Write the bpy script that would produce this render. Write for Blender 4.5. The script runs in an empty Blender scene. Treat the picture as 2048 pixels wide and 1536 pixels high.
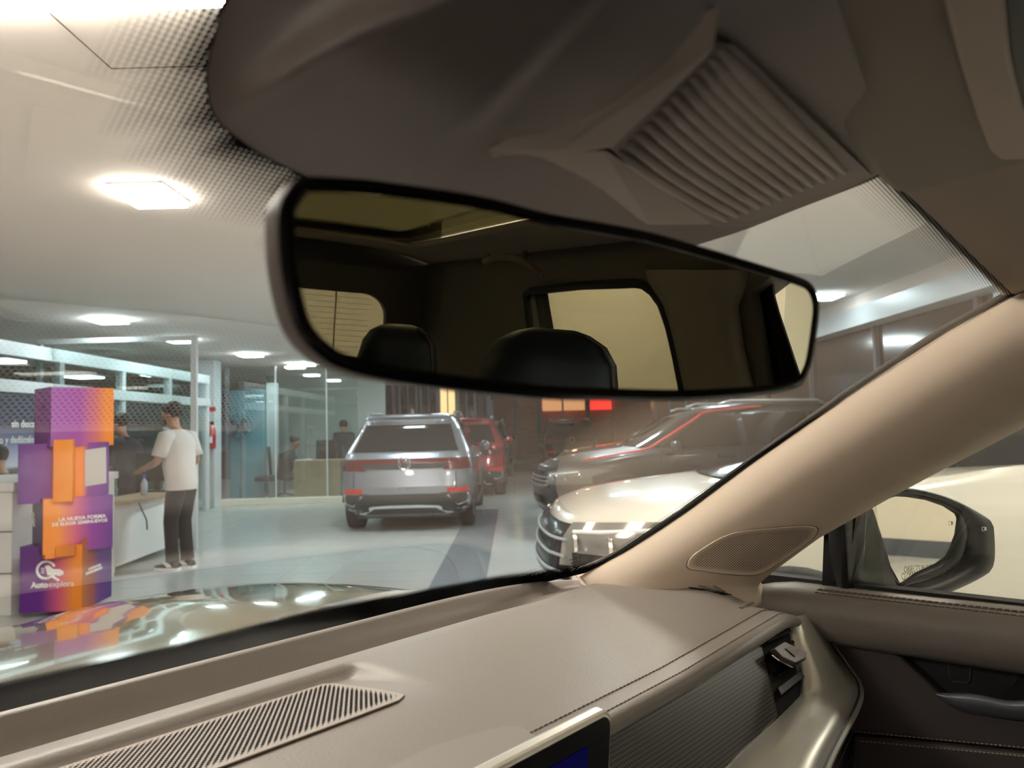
import bpy, bmesh, math, random
from mathutils import Vector, Matrix
from mathutils.bvhtree import BVHTree
random.seed(7)
SC = bpy.context.scene
COL = SC.collection
V = Vector

# ---------------------------------------------------------------- camera
F = 1500.0
PSI = math.radians(48.5); TH = math.atan(88.5/1500); RO = math.radians(1.5)
CAM = V((-.25, 0, 1.38))
FWD = V((math.sin(PSI)*math.cos(TH), math.cos(PSI)*math.cos(TH), math.sin(TH)))
R0 = V((math.cos(PSI), -math.sin(PSI), 0)); U0 = R0.cross(FWD)
UP = U0*math.cos(RO)+R0*math.sin(RO); RT = R0*math.cos(RO)-U0*math.sin(RO)
FH = V((math.sin(PSI), math.cos(PSI), 0))
cd = bpy.data.cameras.new('camera'); cam = bpy.data.objects.new('camera', cd); COL.objects.link(cam)
cam.matrix_world = Matrix(((RT.x, UP.x, -FWD.x, CAM.x), (RT.y, UP.y, -FWD.y, CAM.y), (RT.z, UP.z, -FWD.z, CAM.z), (0, 0, 0, 1)))
cd.sensor_width = 36; cd.lens = 36*F/2048; cd.clip_start = .02; cd.clip_end = 300
cd.dof.use_dof = True; cd.dof.focus_distance = .95; cd.dof.aperture_fstop = 9.5
SC.camera = cam
# ---------------------------------------------------------------- world, exposure
w = bpy.data.worlds.new('night'); SC.world = w; w.use_nodes = True
w.node_tree.nodes['Background'].inputs[0].default_value = (.20, .24, .32, 1)
w.node_tree.nodes['Background'].inputs[1].default_value = .12
SC.view_settings.view_transform = 'Standard'; SC.view_settings.look = 'None'
SC.view_settings.gamma = 1; SC.view_settings.use_curve_mapping = False
SC.view_settings.exposure = 0.80
LAMP_NEAR = 30.0      # emission of the near, warm ceiling panels
LAMP_FAR = 35.0       # emission of the far, cool ones
WARM = (1.0, .915, .83); COOL = (.80, .95, 1.0)

# ---------------------------------------------------------------- projection helpers
def ray(u, v): return FWD+RT*((u-1024)/F)+UP*((768-v)/F)
def P(u, v, d): return CAM+ray(u, v)*d
def onax(u, v, ax, val):
    r = ray(u, v); return CAM+r*((val-CAM[ax])/r[ax])
def PX(u, v, x): return onax(u, v, 0, x)
def PY(u, v, y): return onax(u, v, 1, y)
def PZ(u, v, z): return onax(u, v, 2, z)
def onpl(u, v, p0, n):
    r = ray(u, v); return CAM+r*((p0-CAM).dot(n)/r.dot(n))
def BW(X, Y, Z): return V((CAM.x, CAM.y, 0))+R0*X+FH*Y+V((0, 0, Z))      # showroom axes: X across, Y away, Z up
BROT = -PSI
def lerp(a, b, t): return a+(b-a)*t
def sm(t): t = max(0, min(1, t)); return t*t*(3-2*t)

# ---------------------------------------------------------------- materials
def lin(c): return tuple(((x/12.92) if x <= .04045 else ((x+.055)/1.055)**2.4) for x in c)
def hexc(r, g, b): return lin((r/255, g/255, b/255))
class NT:
    def __init__(s, m): s.t = m.node_tree; s.n = s.t.nodes; s.l = s.t.links
    def add(s, typ, **k):
        x = s.n.new(typ)
        for a, b in k.items(): setattr(x, a, b)
        return x
    def math(s, op, a, b=None, c=None):
        x = s.n.new('ShaderNodeMath'); x.operation = op
        for i, q in enumerate((a, b, c)):
            if q is None: continue
            if isinstance(q, (int, float)): x.inputs[i].default_value = q
            else: s.l.new(q, x.inputs[i])
        return x.outputs[0]
def mat(name, col, rough=.5, metal=0, bump=None, coat=0, spec=.5, noise=None, emit=None, emits=0, btype='noise', sheen=0):
    m = bpy.data.materials.new(name); m.use_nodes = True; k = NT(m)
    b = k.n['Principled BSDF']
    b.inputs['Base Color'].default_value = (*col, 1); b.inputs['Roughness'].default_value = rough
    b.inputs['Metallic'].default_value = metal; b.inputs['Coat Weight'].default_value = coat
    b.inputs['Coat Roughness'].default_value = .04
    b.inputs['Specular IOR Level'].default_value = spec
    if sheen: b.inputs['Sheen Weight'].default_value = sheen
    if emit: b.inputs['Emission Color'].default_value = (*emit, 1); b.inputs['Emission Strength'].default_value = emits
    tc = k.add('ShaderNodeTexCoord')
    if noise:
        sc, amt = noise
        n = k.add('ShaderNodeTexNoise'); n.inputs['Scale'].default_value = sc; n.inputs['Detail'].default_value = 4
        k.l.new(tc.outputs['Object'], n.inputs['Vector'])
        mx = k.add('ShaderNodeMix', data_type='RGBA'); k.l.new(n.outputs[0], mx.inputs[0])
        mx.inputs[6].default_value = (*[c*(1-amt) for c in col], 1); mx.inputs[7].default_value = (*[min(1, c*(1+amt)) for c in col], 1)
        k.l.new(mx.outputs[2], b.inputs['Base Color'])
    if bump:
        sc, st, dist = bump
        if btype == 'leather':
            n = k.add('ShaderNodeTexVoronoi', feature='SMOOTH_F1'); n.inputs['Scale'].default_value = sc
            mp = k.add('ShaderNodeTexNoise'); mp.inputs['Scale'].default_value = sc*.5
            k.l.new(tc.outputs['Object'], mp.inputs['Vector'])
            va = k.add('ShaderNodeVectorMath', operation='MULTIPLY_ADD'); k.l.new(mp.outputs[1], va.inputs[0])
            va.inputs[1].default_value = (1.2/sc,)*3; k.l.new(tc.outputs['Object'], va.inputs[2])
            k.l.new(va.outputs[0], n.inputs['Vector']); h = n.outputs['Distance']
        elif btype == 'weave':
            n = k.add('ShaderNodeTexChecker'); n.inputs['Scale'].default_value = sc
            mp = k.add('ShaderNodeMapping'); mp.inputs['Rotation'].default_value = (.9, .3, .5)
            k.l.new(tc.outputs['Object'], mp.inputs[0]); k.l.new(mp.outputs[0], n.inputs['Vector']); h = n.outputs['Fac']
        else:
            n = k.add('ShaderNodeTexNoise'); n.inputs['Scale'].default_value = sc; n.inputs['Detail'].default_value = 3
            k.l.new(tc.outputs['Object'], n.inputs['Vector']); h = n.outputs[0]
        bm_ = k.add('ShaderNodeBump'); bm_.inputs['Strength'].default_value = st; bm_.inputs['Distance'].default_value = dist
        k.l.new(h, bm_.inputs['Height']); k.l.new(bm_.outputs[0], b.inputs['Normal'])
    return m
def glassmat(name, tint=(.9, .93, .9), refl=1.0, ior=1.5, rough=0.0, gcol=(1, 1, 1)):
    m = bpy.data.materials.new(name); m.use_nodes = True; k = NT(m); k.n.remove(k.n['Principled BSDF'])
    tr = k.add('ShaderNodeBsdfTransparent'); tr.inputs[0].default_value = (*tint, 1)
    gl = k.add('ShaderNodeBsdfGlossy'); gl.inputs['Roughness'].default_value = rough; gl.inputs[0].default_value = (*gcol, 1)
    geo = k.add('ShaderNodeNewGeometry')           # same reflectance from either side of a thin pane
    dt = k.add('ShaderNodeVectorMath', operation='DOT_PRODUCT'); k.l.new(geo.outputs['Normal'], dt.inputs[0]); k.l.new(geo.outputs['Incoming'], dt.inputs[1])
    c = k.math('ABSOLUTE', dt.outputs['Value'])
    one = k.math('SUBTRACT', 1.0, c); p5 = k.math('POWER', one, 5.0)
    r0 = ((ior-1)/(ior+1))**2*2*refl
    fac = k.math('MINIMUM', k.math('MULTIPLY_ADD', p5, (1-r0)*refl, r0), 1.0)
    mx = k.add('ShaderNodeMixShader'); k.l.new(fac, mx.inputs[0]); k.l.new(tr.outputs[0], mx.inputs[1]); k.l.new(gl.outputs[0], mx.inputs[2])
    k.l.new(mx.outputs[0], k.n['Material Output'].inputs[0]); return m
def emis(name, col, st):
    m = bpy.data.materials.new(name); m.use_nodes = True; k = NT(m); k.n.remove(k.n['Principled BSDF'])
    e = k.add('ShaderNodeEmission'); e.inputs[0].default_value = (*col, 1); e.inputs[1].default_value = st
    k.l.new(e.outputs[0], k.n['Material Output'].inputs[0]); return m
M = {}
M['leather'] = mat('taupe_leather', (.232, .203, .181), .48, bump=(420, .16, .0012), btype='leather', spec=.4)
M['leather_dk'] = mat('brown_leather', (.15, .11, .092), .5, bump=(420, .35, .0015), btype='leather', spec=.4)
M['plastic'] = mat('taupe_plastic', (.160, .132, .121), .5, bump=(900, .05, .001))
M['plastic2'] = mat('taupe_plastic_light', (.34, .285, .25), .5)
M['visor'] = mat('visor_fabric', (.27, .235, .19), .8, bump=(700, .1, .001))
M['cloth'] = mat('pillar_cloth', (.72, .595, .475), .85, bump=(620, .35, .0012), btype='weave', spec=.25)
M['liner'] = mat('headliner_cloth', (.36, .30, .24), .9, bump=(800, .1, .001), spec=.2)
M['black'] = mat('black_plastic', (.006, .006, .007), .35)
M['blackgloss'] = mat('black_gloss', (.004, .004, .005), .15, spec=.3)
M['rubber'] = mat('black_rubber', (.012, .012, .012), .7)
M['hole'] = mat('hole_dark', (.012, .010, .010), .9, spec=.1)
M['silver'] = mat('satin_silver', (.70, .68, .62), .34, metal=.75, bump=(1500, .03, .0005))
M['chrome'] = mat('chrome', (.8, .8, .8), .1, metal=1)
M['doorleather'] = mat('dark_leather', (.085, .070, .070), .5, bump=(500, .12, .001), spec=.4)
M['doordark'] = mat('dark_plastic', (.020, .017, .017), .55)
M['thread'] = mat('cream_thread', (.55, .45, .33), .8)
M['thread2'] = mat('taupe_thread', (.17, .13, .11), .8)
M['greyhandle'] = mat('grey_satin', (.16, .165, .20), .32, metal=.35)
M['bezel'] = mat('bezel_black', (.002, .002, .003), .4, spec=.04)
M['screen'] = mat('screen_blue', (.001, .001, .004), .5, spec=.03, emit=(0, .0, .32), emits=.055)
M['mirror'] = bpy.data.materials.new('mirror_silver'); M['mirror'].use_nodes = True
_k = NT(M['mirror']); _k.n.remove(_k.n['Principled BSDF']); _g = _k.add('ShaderNodeBsdfGlossy'); _g.inputs['Roughness'].default_value = 0
_g.inputs[0].default_value = (.84, .85, .76, 1); _k.l.new(_g.outputs[0], _k.n['Material Output'].inputs[0])
M['mirror2'] = bpy.data.materials.new('door_mirror_silver'); M['mirror2'].use_nodes = True
_k = NT(M['mirror2']); _k.n.remove(_k.n['Principled BSDF']); _g = _k.add('ShaderNodeBsdfGlossy'); _g.inputs['Roughness'].default_value = 0
_g.inputs[0].default_value = (.86, .84, .80, 1); _k.l.new(_g.outputs[0], _k.n['Material Output'].inputs[0])
M['paint'] = mat('beige_paint', (.36, .32, .225), .12, metal=.25, coat=1, spec=.6)
M['windshield'] = glassmat('windshield_glass', (.93, .95, .92), 1.15)
M['sideglass'] = glassmat('side_glass', (.90, .93, .90), .6)
M['roofglass'] = glassmat('roof_glass', (.36, .35, .25), .5)
M['privacy'] = glassmat('privacy_glass', (.50, .49, .42), .6)
M['pane'] = glassmat('partition_glass', (.86, .93, .92), .9)
M['navy'] = mat('navy_leather', (.008, .013, .020), .5)
M['white'] = mat('white_paint', (.78, .78, .76), .5)
M['ceil'] = mat('ceiling_white', (.78, .705, .65), .8, noise=(.5, .04))
M['wallc'] = mat('cream_wall', (.83, .76, .62), .8, noise=(.6, .03))
M['bluegrey'] = mat('blue_grey_paint', (.10, .11, .13), .7)
M['alu'] = mat('white_aluminium', (.70, .74, .76), .35, metal=.2)
M['alu2'] = mat('grey_aluminium', (.42, .46, .48), .35, metal=.5)
M['wood'] = mat('oak_laminate', (.36, .25, .14), .5, noise=(14, .25))
M['skin'] = mat('skin', (.36, .19, .12), .55)
M['hair'] = mat('hair_black', (.012, .010, .009), .6)
M['tee'] = mat('white_tee', (.62, .59, .56), .9, bump=(60, .2, .01))
M['dksweat'] = mat('dark_sweater', (.035, .034, .042), .9, bump=(60, .2, .01))
M['trou'] = mat('black_trousers', (.012, .012, .015), .9)
M['red'] = mat('red_paint', (.45, .012, .016), .25, coat=1)
M['redflat'] = mat('red_plastic', (.55, .02, .02), .4)
M['purple'] = mat('purple', (.13, .03, .25), .5)
M['orange'] = mat('orange', (.75, .25, .03), .5)
M['txt'] = mat('white_print', (.85, .85, .85), .6)
M['inkgrey'] = mat('grey_print', (.12, .10, .08), .7)

# ---------------------------------------------------------------- object helpers
def tag(o, label=None, cat=None, group=None, kind=None):
    if label: o['label'] = label
    if cat: o['category'] = cat
    if group: o['group'] = group
    if kind: o['kind'] = kind
    return o
def empty(name, loc=(0, 0, 0), rz=0.0, label=None, cat=None, group=None, kind=None):
    o = bpy.data.objects.new(name, None); COL.objects.link(o); o.location = loc; o.rotation_euler = (0, 0, rz); o.empty_display_size = .05
    return tag(o, label, cat, group, kind)
def mk(name, vs, fs, m=None, parent=None, smooth=False, bevel=0, sub=0, solid=0, local=False, kind=None, label=None):
    """mesh object; vs in the parent's frame when local, else in world coordinates"""
    me = bpy.data.meshes.new(name); me.from_pydata([tuple(v) for v in vs], [], fs); me.validate(); me.update()
    bm = bmesh.new(); bm.from_mesh(me); bmesh.ops.recalc_face_normals(bm, faces=bm.faces); bm.to_mesh(me); bm.free()
    return link(name, me, m, parent, smooth, bevel, sub, solid, local, kind, label)
def link(name, me, m=None, parent=None, smooth=False, bevel=0, sub=0, solid=0, local=False, kind=None, label=None):
    o = bpy.data.objects.new(name, me); COL.objects.link(o)
    if m: me.materials.append(m)
    if parent:
        o.parent = parent
        if not local:
            mw = Matrix.Identity(4); q = parent; ms = []
            while q: ms.append(Matrix.Translation(q.location) @ q.rotation_euler.to_matrix().to_4x4() if q.matrix_parent_inverse == Matrix.Identity(4) else Matrix.Translation(q.location) @ q.rotation_euler.to_matrix().to_4x4()); q = q.parent
            for x in reversed(ms): mw = mw @ x
            me.transform(mw.inverted())
    if smooth:
        for p in me.polygons: p.use_smooth = True
    if solid:
        x = o.modifiers.new('solid', 'SOLIDIFY'); x.thickness = solid; x.offset = 0
    if bevel:
        x = o.modifiers.new('bevel', 'BEVEL'); x.width = bevel; x.segments = 2; x.limit_method = 'ANGLE'; x.angle_limit = .6
    if sub:
        x = o.modifiers.new('sub', 'SUBSURF'); x.levels = sub; x.render_levels = sub
    if kind: o['kind'] = kind
    if label: o['label'] = label
    return o
class MB:
    def __init__(s): s.v = []; s.f = []
    def add(s, vs, fs): n = len(s.v); s.v += [V(x) for x in vs]; s.f += [tuple(n+i for i in f) for f in fs]; return s
    def box(s, x0, x1, y0, y1, z0, z1):
        return s.add([(x0, y0, z0), (x1, y0, z0), (x1, y1, z0), (x0, y1, z0), (x0, y0, z1), (x1, y0, z1), (x1, y1, z1), (x0, y1, z1)],
                     [(0, 3, 2, 1), (4, 5, 6, 7), (0, 1, 5, 4), (1, 2, 6, 5), (2, 3, 7, 6), (3, 0, 4, 7)])
    def slab(s, pts, vec):
        n = len(pts); vec = V(vec); pts = [V(p) for p in pts]
        return s.add(pts+[p+vec for p in pts], [tuple(range(n)), tuple(range(2*n-1, n-1, -1))]+[(i, (i+1) % n, n+(i+1) % n, n+i) for i in range(n)])
    def grid(s, rows, closed=False):
        n = len(rows[0]); vs = [p for r in rows for p in r]; fs = []
        for i in range(len(rows)-1):
            for j in range(n if closed else n-1): fs.append((i*n+j, i*n+(j+1) % n, (i+1)*n+(j+1) % n, (i+1)*n+j))
        return s.add(vs, fs)
    def tube(s, pts, r, n=8, cap=True):
        pts = [V(p) for p in pts]; rows = []; N = len(pts)
        rr = r if isinstance(r, (list, tuple)) else [r]*N
        prev = None
        for i, p in enumerate(pts):
            t = (pts[min(i+1, N-1)]-pts[max(i-1, 0)])
            if t.length < 1e-9: t = V((0, 0, 1))
            t.normalize()
            if prev is None:
                a = t.cross(V((0, 0, 1)));
                if a.length < .05: a = t.cross(V((1, 0, 0)))
            else: a = prev-t*prev.dot(t)
            a.normalize(); b = t.cross(a); prev = a
            rows.append([p+a*(rr[i]*math.cos(k*2*math.pi/n))+b*(rr[i]*math.sin(k*2*math.pi/n)) for k in range(n)])
        b0 = len(s.v); s.grid(rows, True)
        if cap: s.f.append(tuple(b0+k for k in range(n-1, -1, -1))); s.f.append(tuple(b0+(N-1)*n+k for k in range(n)))
        return s
    def cyl(s, c, ax, r, h, n=16, r2=None):
        c = V(c); ax = V(ax).normalized(); return s.tube([c, c+ax*h], [r, r if r2 is None else r2], n)
    def lathe(s, c, prof, n=16, ax='z'):
        c = V(c); rows = []
        for r, h in prof:
            row = []
            for k in range(n):
                a = k*2*math.pi/n; x, y = r*math.cos(a), r*math.sin(a)
                row.append(c+(V((x, y, h)) if ax == 'z' else V((h, x, y)) if ax == 'x' else V((x, h, y))))
            rows.append(row)
        return s.grid(rows, True)
    def build(s, name, m, parent=None, **k): return mk(name, s.v, s.f, m, parent, **k)
def bvh(o):
    me = o.data; mw = world(o)
    return BVHTree.FromPolygons([mw @ v.co for v in me.vertices], [tuple(p.vertices) for p in me.polygons])
def world(o):
    ms = []; q = o
    while q: ms.append(Matrix.Translation(q.location) @ q.rotation_euler.to_matrix().to_4x4()); q = q.parent
    mw = Matrix.Identity(4)
    for x in reversed(ms): mw = mw @ x
    return mw
def hit(b, u, v, off=0.0):
    r = ray(u, v); L = r.length; loc, n, i, dist = b.ray_cast(CAM, r.normalized())
    if loc is None: return None
    return loc-r.normalized()*off
def resample(pts, n):
    pts = [V(p) for p in pts]; ds = [0]
    for a, b in zip(pts, pts[1:]): ds.append(ds[-1]+(b-a).length)
    out = []
    for i in range(n):
        t = ds[-1]*i/(n-1); k = 0
        while k < len(pts)-2 and ds[k+1] < t: k += 1
        out.append(lerp(pts[k], pts[k+1], (t-ds[k])/max(1e-9, ds[k+1]-ds[k])))
    return out
def spline(pts, n):
    pts = [V(p) for p in pts]; N = len(pts); out = []
    for i in range(n):
        t = (N-1)*i/(n-1); k = min(int(t), N-2); f = t-k
        p0, p1, p2, p3 = pts[max(k-1, 0)], pts[k], pts[k+1], pts[min(k+2, N-1)]
        out.append(.5*((2*p1)+(p2-p0)*f+(2*p0-5*p1+4*p2-p3)*f*f+(3*p1-p0-3*p2+p3)*f**3))
    return out
def inpoly(x, y, poly):
    c = False; j = len(poly)-1
    for i in range(len(poly)):
        xi, yi = poly[i][0], poly[i][1]; xj, yj = poly[j][0], poly[j][1]
        if (yi > y) != (yj > y) and x < (xj-xi)*(y-yi)/(yj-yi)+xi: c = not c
        j = i
    return c
def pdist(x, y, poly, closed=True):
    best = 1e9; n = len(poly)
    for i in range(n if closed else n-1):
        a = poly[i]; b = poly[(i+1) % n]; dx, dy = b[0]-a[0], b[1]-a[1]
        t = max(0, min(1, ((x-a[0])*dx+(y-a[1])*dy)/max(1e-12, dx*dx+dy*dy)))
        best = min(best, math.hypot(x-a[0]-t*dx, y-a[1]-t*dy))
    return best
def text(name, body, size, origin, xd, yd, m, parent=None, align='LEFT', ext=0.0005, bold=0, xs=1.0):
    c = bpy.data.curves.new(name, 'FONT'); c.body = body; c.size = size; c.extrude = ext; c.align_x = align; c.resolution_u = 2; c.offset = bold
    t = bpy.data.objects.new(name, c)
    xd = V(xd).normalized(); z = xd.cross(V(yd)).normalized(); y = z.cross(xd)
    t.matrix_world = Matrix(((xd.x, y.x, z.x, origin[0]), (xd.y, y.y, z.y, origin[1]), (xd.z, y.z, z.z, origin[2]), (0, 0, 0, 1)))
    me = bpy.data.meshes.new_from_object(t); me.transform(t.matrix_world @ Matrix.Diagonal((xs, 1, 1, 1)))
    bpy.data.objects.remove(t); bpy.data.curves.remove(c)
    return link(name, me, m, parent)
# ================================================================ STRUCTURE (showroom axes)
H = 2.86
def bbox(name, X0, X1, Y0, Y1, Z0, Z1, m, parent=None, kind=None, label=None, bevel=0):
    b = MB().box(X0, X1, Y0, Y1, Z0, Z1); 
    if parent is None:
        o = b.build(name, m); o.location = BW(0, 0, 0); o.rotation_euler = (0, 0, BROT)
    else:
        o = b.build(name, m, parent, local=True)
    if kind: o['kind'] = kind
    if label: o['label'] = label
    if bevel: x = o.modifiers.new('bevel', 'BEVEL'); x.width = bevel; x.segments = 2
    return o
def tile_mat(name, col, jc, size, rot=0):
    m = bpy.data.materials.new(name); m.use_nodes = True; k = NT(m); b = k.n['Principled BSDF']
    tc = k.add('ShaderNodeTexCoord'); br = k.add('ShaderNodeTexBrick'); br.offset = 0
    br.inputs['Color1'].default_value = (*col, 1); br.inputs['Color2'].default_value = (*[c*.95 for c in col], 1); br.inputs['Mortar'].default_value = (*jc, 1)
    br.inputs['Scale'].default_value = 1; br.inputs['Mortar Size'].default_value = .006; br.inputs['Brick Width'].default_value = size; br.inputs['Row Height'].default_value = size
    k.l.new(tc.outputs['Object'], br.inputs['Vector']); k.l.new(br.outputs['Color'], b.inputs['Base Color'])
    b.inputs['Roughness'].default_value = .22
    return m
M['floor'] = tile_mat('floor_tiles', (.56, .56, .53), (.33, .32, .29), .5)
M['tile'] = mat('pale_tile', (.56, .57, .55), .2, noise=(3, .05), spec=.6)
M['tiled'] = mat('grey_tile', (.24, .27, .29), .2, noise=(3, .06), spec=.6)
floor = bbox('floor', -16, 14, -9, 24, -.10, -.002, M['floor'], kind='structure')
tm = {}
for nm, mm in (('p', 'tile'), ('d', 'tiled')):
    b = MB().box(-.247, .247, -.247, .247, -.004, .002); me = bpy.data.meshes.new('tile'); me.from_pydata([tuple(v) for v in b.v], [], b.f); me.materials.append(M[mm]); tm[nm] = me
for i in range(-8, 6):
    for j in range(10, 30):
        dark = i == -1 and j < 26
        o = bpy.data.objects.new('tile', tm['d' if dark else 'p']); COL.objects.link(o); o.parent = floor; o.location = (i*.5-.03, j*.5+.25, 0)
ceil = bbox('ceiling', -16, 14, -9, 24, H, H+.12, M['ceil'], kind='structure')
# the access hatch seen at the upper left
hp = [(-1.57, 2.92), (-.75, 2.92), (-.75, 2.1), (-1.57, 2.1)]
hb = MB()
for (a, b_) in zip(hp, hp[1:]+hp[:1]):
    hb.box(min(a[0], b_[0])-.0016, max(a[0], b_[0])+.0016, min(a[1], b_[1])-.0016, max(a[1], b_[1])+.0016, H-.003, H+.002)
hb.build('hatch_joint', M['inkgrey'], ceil, local=True)
# cream wall behind the car with dark baseboard
b = MB().box(-12, 12, -.1, 0, 0, H).build('wall_back', M['wallc']); tag(b, kind='structure'); b.location = (2, -6.2, 0); b.rotation_euler = (0, 0, math.radians(5))
bb = MB().box(-12, 12, 0, .02, 0, .15).build('baseboard_back', M['bluegrey']); tag(bb, kind='structure'); bb.location = b.location; bb.rotation_euler = b.rotation_euler
wr = bbox('wall_right', 9.0, 9.1, -9, 3.2, 0, H, M['wallc'], kind='structure')
bbox('wall_left', -15, -14.9, -9, 24, 0, H, M['white'], kind='structure')

# ---- lamps
M['lampn'] = emis('warm_panel_light', WARM, LAMP_NEAR); M['lampd'] = emis('dim_panel_light', COOL, LAMP_FAR*.3); M['lampf'] = emis('cool_panel_light', COOL, LAMP_FAR)
def lamp(X, Y, s, near, label, sy=None, z=None, group=None):
    z = z or H; sy = sy or s
    t = empty('ceiling_light', BW(X, Y, z), BROT, label, 'ceiling light', group)
    bb = MB().box(-s/2-.012, s/2+.012, -sy/2-.012, sy/2+.012, -.012, 0).build('frame', M['white'], t, local=True)
    MB().box(-s/2, s/2, -sy/2, sy/2, -.045, -.012).build('diffuser', M['lampd' if near is None else 'lampn' if near else 'lampf'], t, local=True)
    return t
lamp(-2.16, 4.45, .31, True, 'square panel light on the ceiling, largest bright square at upper left', .36)
lamp(-1.55, 2.19, 1.5, True, 'long bright panel light cut by the top edge of the view', .5)
lamp(-4.96, 9.2, .33, False, 'square panel light above the glass cubicle, between the near square one and the column')
lamp(-5.0, 11.3, .33, False, 'small panel light seen through the upper glass beside the aluminium post')
lamp(-4.75, 13.6, .36, False, 'panel light just right of the white column top')
lamp(-4.4, 15.7, .45, False, 'panel light farther back, above the seated person')
lamp(-4.35, 19.5, .45, False, 'farthest panel light in the left row, near the mirror edge')
lamp(-8.2, 12.0, .5, None, 'panel light inside the glazed office above the blue poster', z=2.7)
lamp(-6.9, 12.6, .4, None, 'panel light inside the office behind the aluminium post', z=2.7)
lamp(-7.4, 15.5, .4, None, 'panel light deep in the office above the dark sweater man', z=2.7)
lamp(3.70, 8.8, .36, None, 'square panel light right of the rear-view mirror')
for (X, Y, n) in ((1.0, 4.4, 1), (1.6, 9.2, 0), (4.9, 3.2, 1), (2.6, 2.0, 1), (-.5, -3.2, 1), (3.2, -1.2, 1), (6.2, -.6, 1), (2.2, -4.6, 1), (5.6, -4.4, 1), (-3.6, -1.0, 1), (1.6, 14.0, 0), (-1.5, 17.5, 0), (4.0, 15.0, 0), (-1.6, 8.8, 0), (8.0, -3.0, 1)):  # unseen panels added to light the cabin, cars and back wall
    lamp(X, Y, .6, bool(n), 'added square ceiling panel light, unseen behind the car roof or mirror', group='added unseen ceiling lights over the parked cars')

# ---- right side: dark glazed facade under a white beam, and a pale column
bbox('beam', 4.15, 4.5, 5.8, 24, 2.50, 2.72, M['alu'], kind='structure')
M['dusk'] = mat('night_glazing', (.012, .012, .016), .12, spec=.6)
fac = bbox('window_1', 4.42, 4.46, 5.8, 24, 0, 2.50, M['dusk'], kind='structure')
for y in range(7, 24, 2): bbox('mullion', 4.37, 4.42, y-.03, y+.03, 0, 2.5, M['bluegrey'], parent=fac)
bbox('bulkhead', 4.15, 9.1, 5.8, 24, 2.72, H, M['ceil'], kind='structure')
bbox('column', 4.35, 4.75, 6.3, 6.7, 0, 2.66, M['alu'], kind='structure')
bbox('wall_front', 5.0, 9.1, 5.8, 5.9, 0, H, M['bluegrey'], kind='structure')

# ================================================================ OWN CAR
def yb(x): return .935-.125*min(1.2, abs(x)/.75)**10
def wbase(x):
    t = abs(x)/.72; return V((x, 1.08-.375*min(1.3, t)**8, 1.048+.106*min(1.3, t)**8))
def wtop(x):
    t = abs(x)/.72; return V((x, .145-.025*t*t, 1.572-.056*t*t))
def wpt(x, s):
    a = wbase(x); b = wtop(x); p = lerp(a, b, s); n = V((0, .5, .86)); return p+n*(.014*4*s*(1-s))*(1-.5*(abs(x)/.72)**2)
NX, NS = 121, 91
wv = [[wpt(-.74+1.48*i/(NX-1), j/(NS-1)) for i in range(NX)] for j in range(NS)]
ws = MB().grid(wv).build('windshield', M['windshield'], smooth=True)
tag(ws, 'sloping windshield glass in front of the dashboard, with dotted black border', 'windshield')
wsb = bvh(ws)
def onws(u, v, off=.003): return hit(wsb, u, v, off)
# black printed border: cover value per vertex (1 solid, 0 none)
def to2(p):            # glass coordinates x, s
    x = p.x; a = wbase(x); b = wtop(x); s = (p.y-a.y)/(b.y-a.y); return (x, s*.9)
def wsxy(u, v):
    p = onws(u, v, 0); return to2(p) if p else None
inner = [(640, -60), (455, -5), (424, 80), (411, 150), (421, 220), (455, 262), (525, 315), (610, 352), (760, 425), (1000, 505), (1180, 540), (1430, 480), (1600, 418), (1745, 360), (1745, 300), (1500, -60)]
blob = [q for q in (wsxy(*p) for p in inner) if q]
base_line = [to2(onws(u, v, 0)) for u, v in ((-60, 1378), (0, 1365), (350, 1290), (640, 1216), (860, 1176), (1000, 1151), (1080, 1142), (1180, 1130))]
fr_v = []; cover = []
for j in range(NS):
    for i in range(NX):
        x, s = -.74+1.48*i/(NX-1), .9*j/(NS-1); c = 0
        inb = inpoly(x, s, blob) if len(blob) > 4 else False
        db = pdist(x, s, blob)
        bw = .027 if x < .03 else max(.0005, .027-(x-.03)*.8)
        if x > .06: inb, db = False, 9
        c = 1 if inb else (max(c, .64-.38*db/bw) if db < bw else c)
        s0 = base_line[0][1]
        for a, b in zip(base_line, base_line[1:]):
            if a[0] <= abs(x) <= b[0]: s0 = lerp(a[1], b[1], (abs(x)-a[0])/(b[0]-a[0]))
            elif abs(x) > base_line[-1][0]: s0 = base_line[-1][1]
        if s < s0: c = 1
        else: c = max(c, 1-(s-s0)/.018)
        edge = (.9-s); c = max(c, 1.05-edge/.022)
        side = .726-abs(x); c = max(c, 1.1-side/.005)
        cover.append(max(0, min(1, c)))
fs = []
for j in range(NS-1):
    for i in range(NX-1):
        q = (j*NX+i, j*NX+i+1, (j+1)*NX+i+1, (j+1)*NX+i)
        if max(cover[k] for k in q) > 0: fs.append(q)
me = bpy.data.meshes.new('black_border'); vs = [p-V((0, .5, .86))*.0025 for r in wv for p in r]
me.from_pydata([tuple(v) for v in vs], [], fs)
at = me.attributes.new('cover', 'FLOAT', 'POINT')
for i, c in enumerate(cover): at.data[i].value = c
fm = bpy.data.materials.new('ceramic_dots'); fm.use_nodes = True; k = NT(fm)
k.n['Principled BSDF'].inputs['Base Color'].default_value = (.006, .006, .008, 1); k.n['Principled BSDF'].inputs['Roughness'].default_value = .35; k.n['Principled BSDF'].inputs['Specular IOR Level'].default_value = .02
tc = k.add('ShaderNodeTexCoord'); sp = k.add('ShaderNodeSeparateXYZ'); k.l.new(tc.outputs['Object'], sp.inputs[0])
pit = .0024
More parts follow.
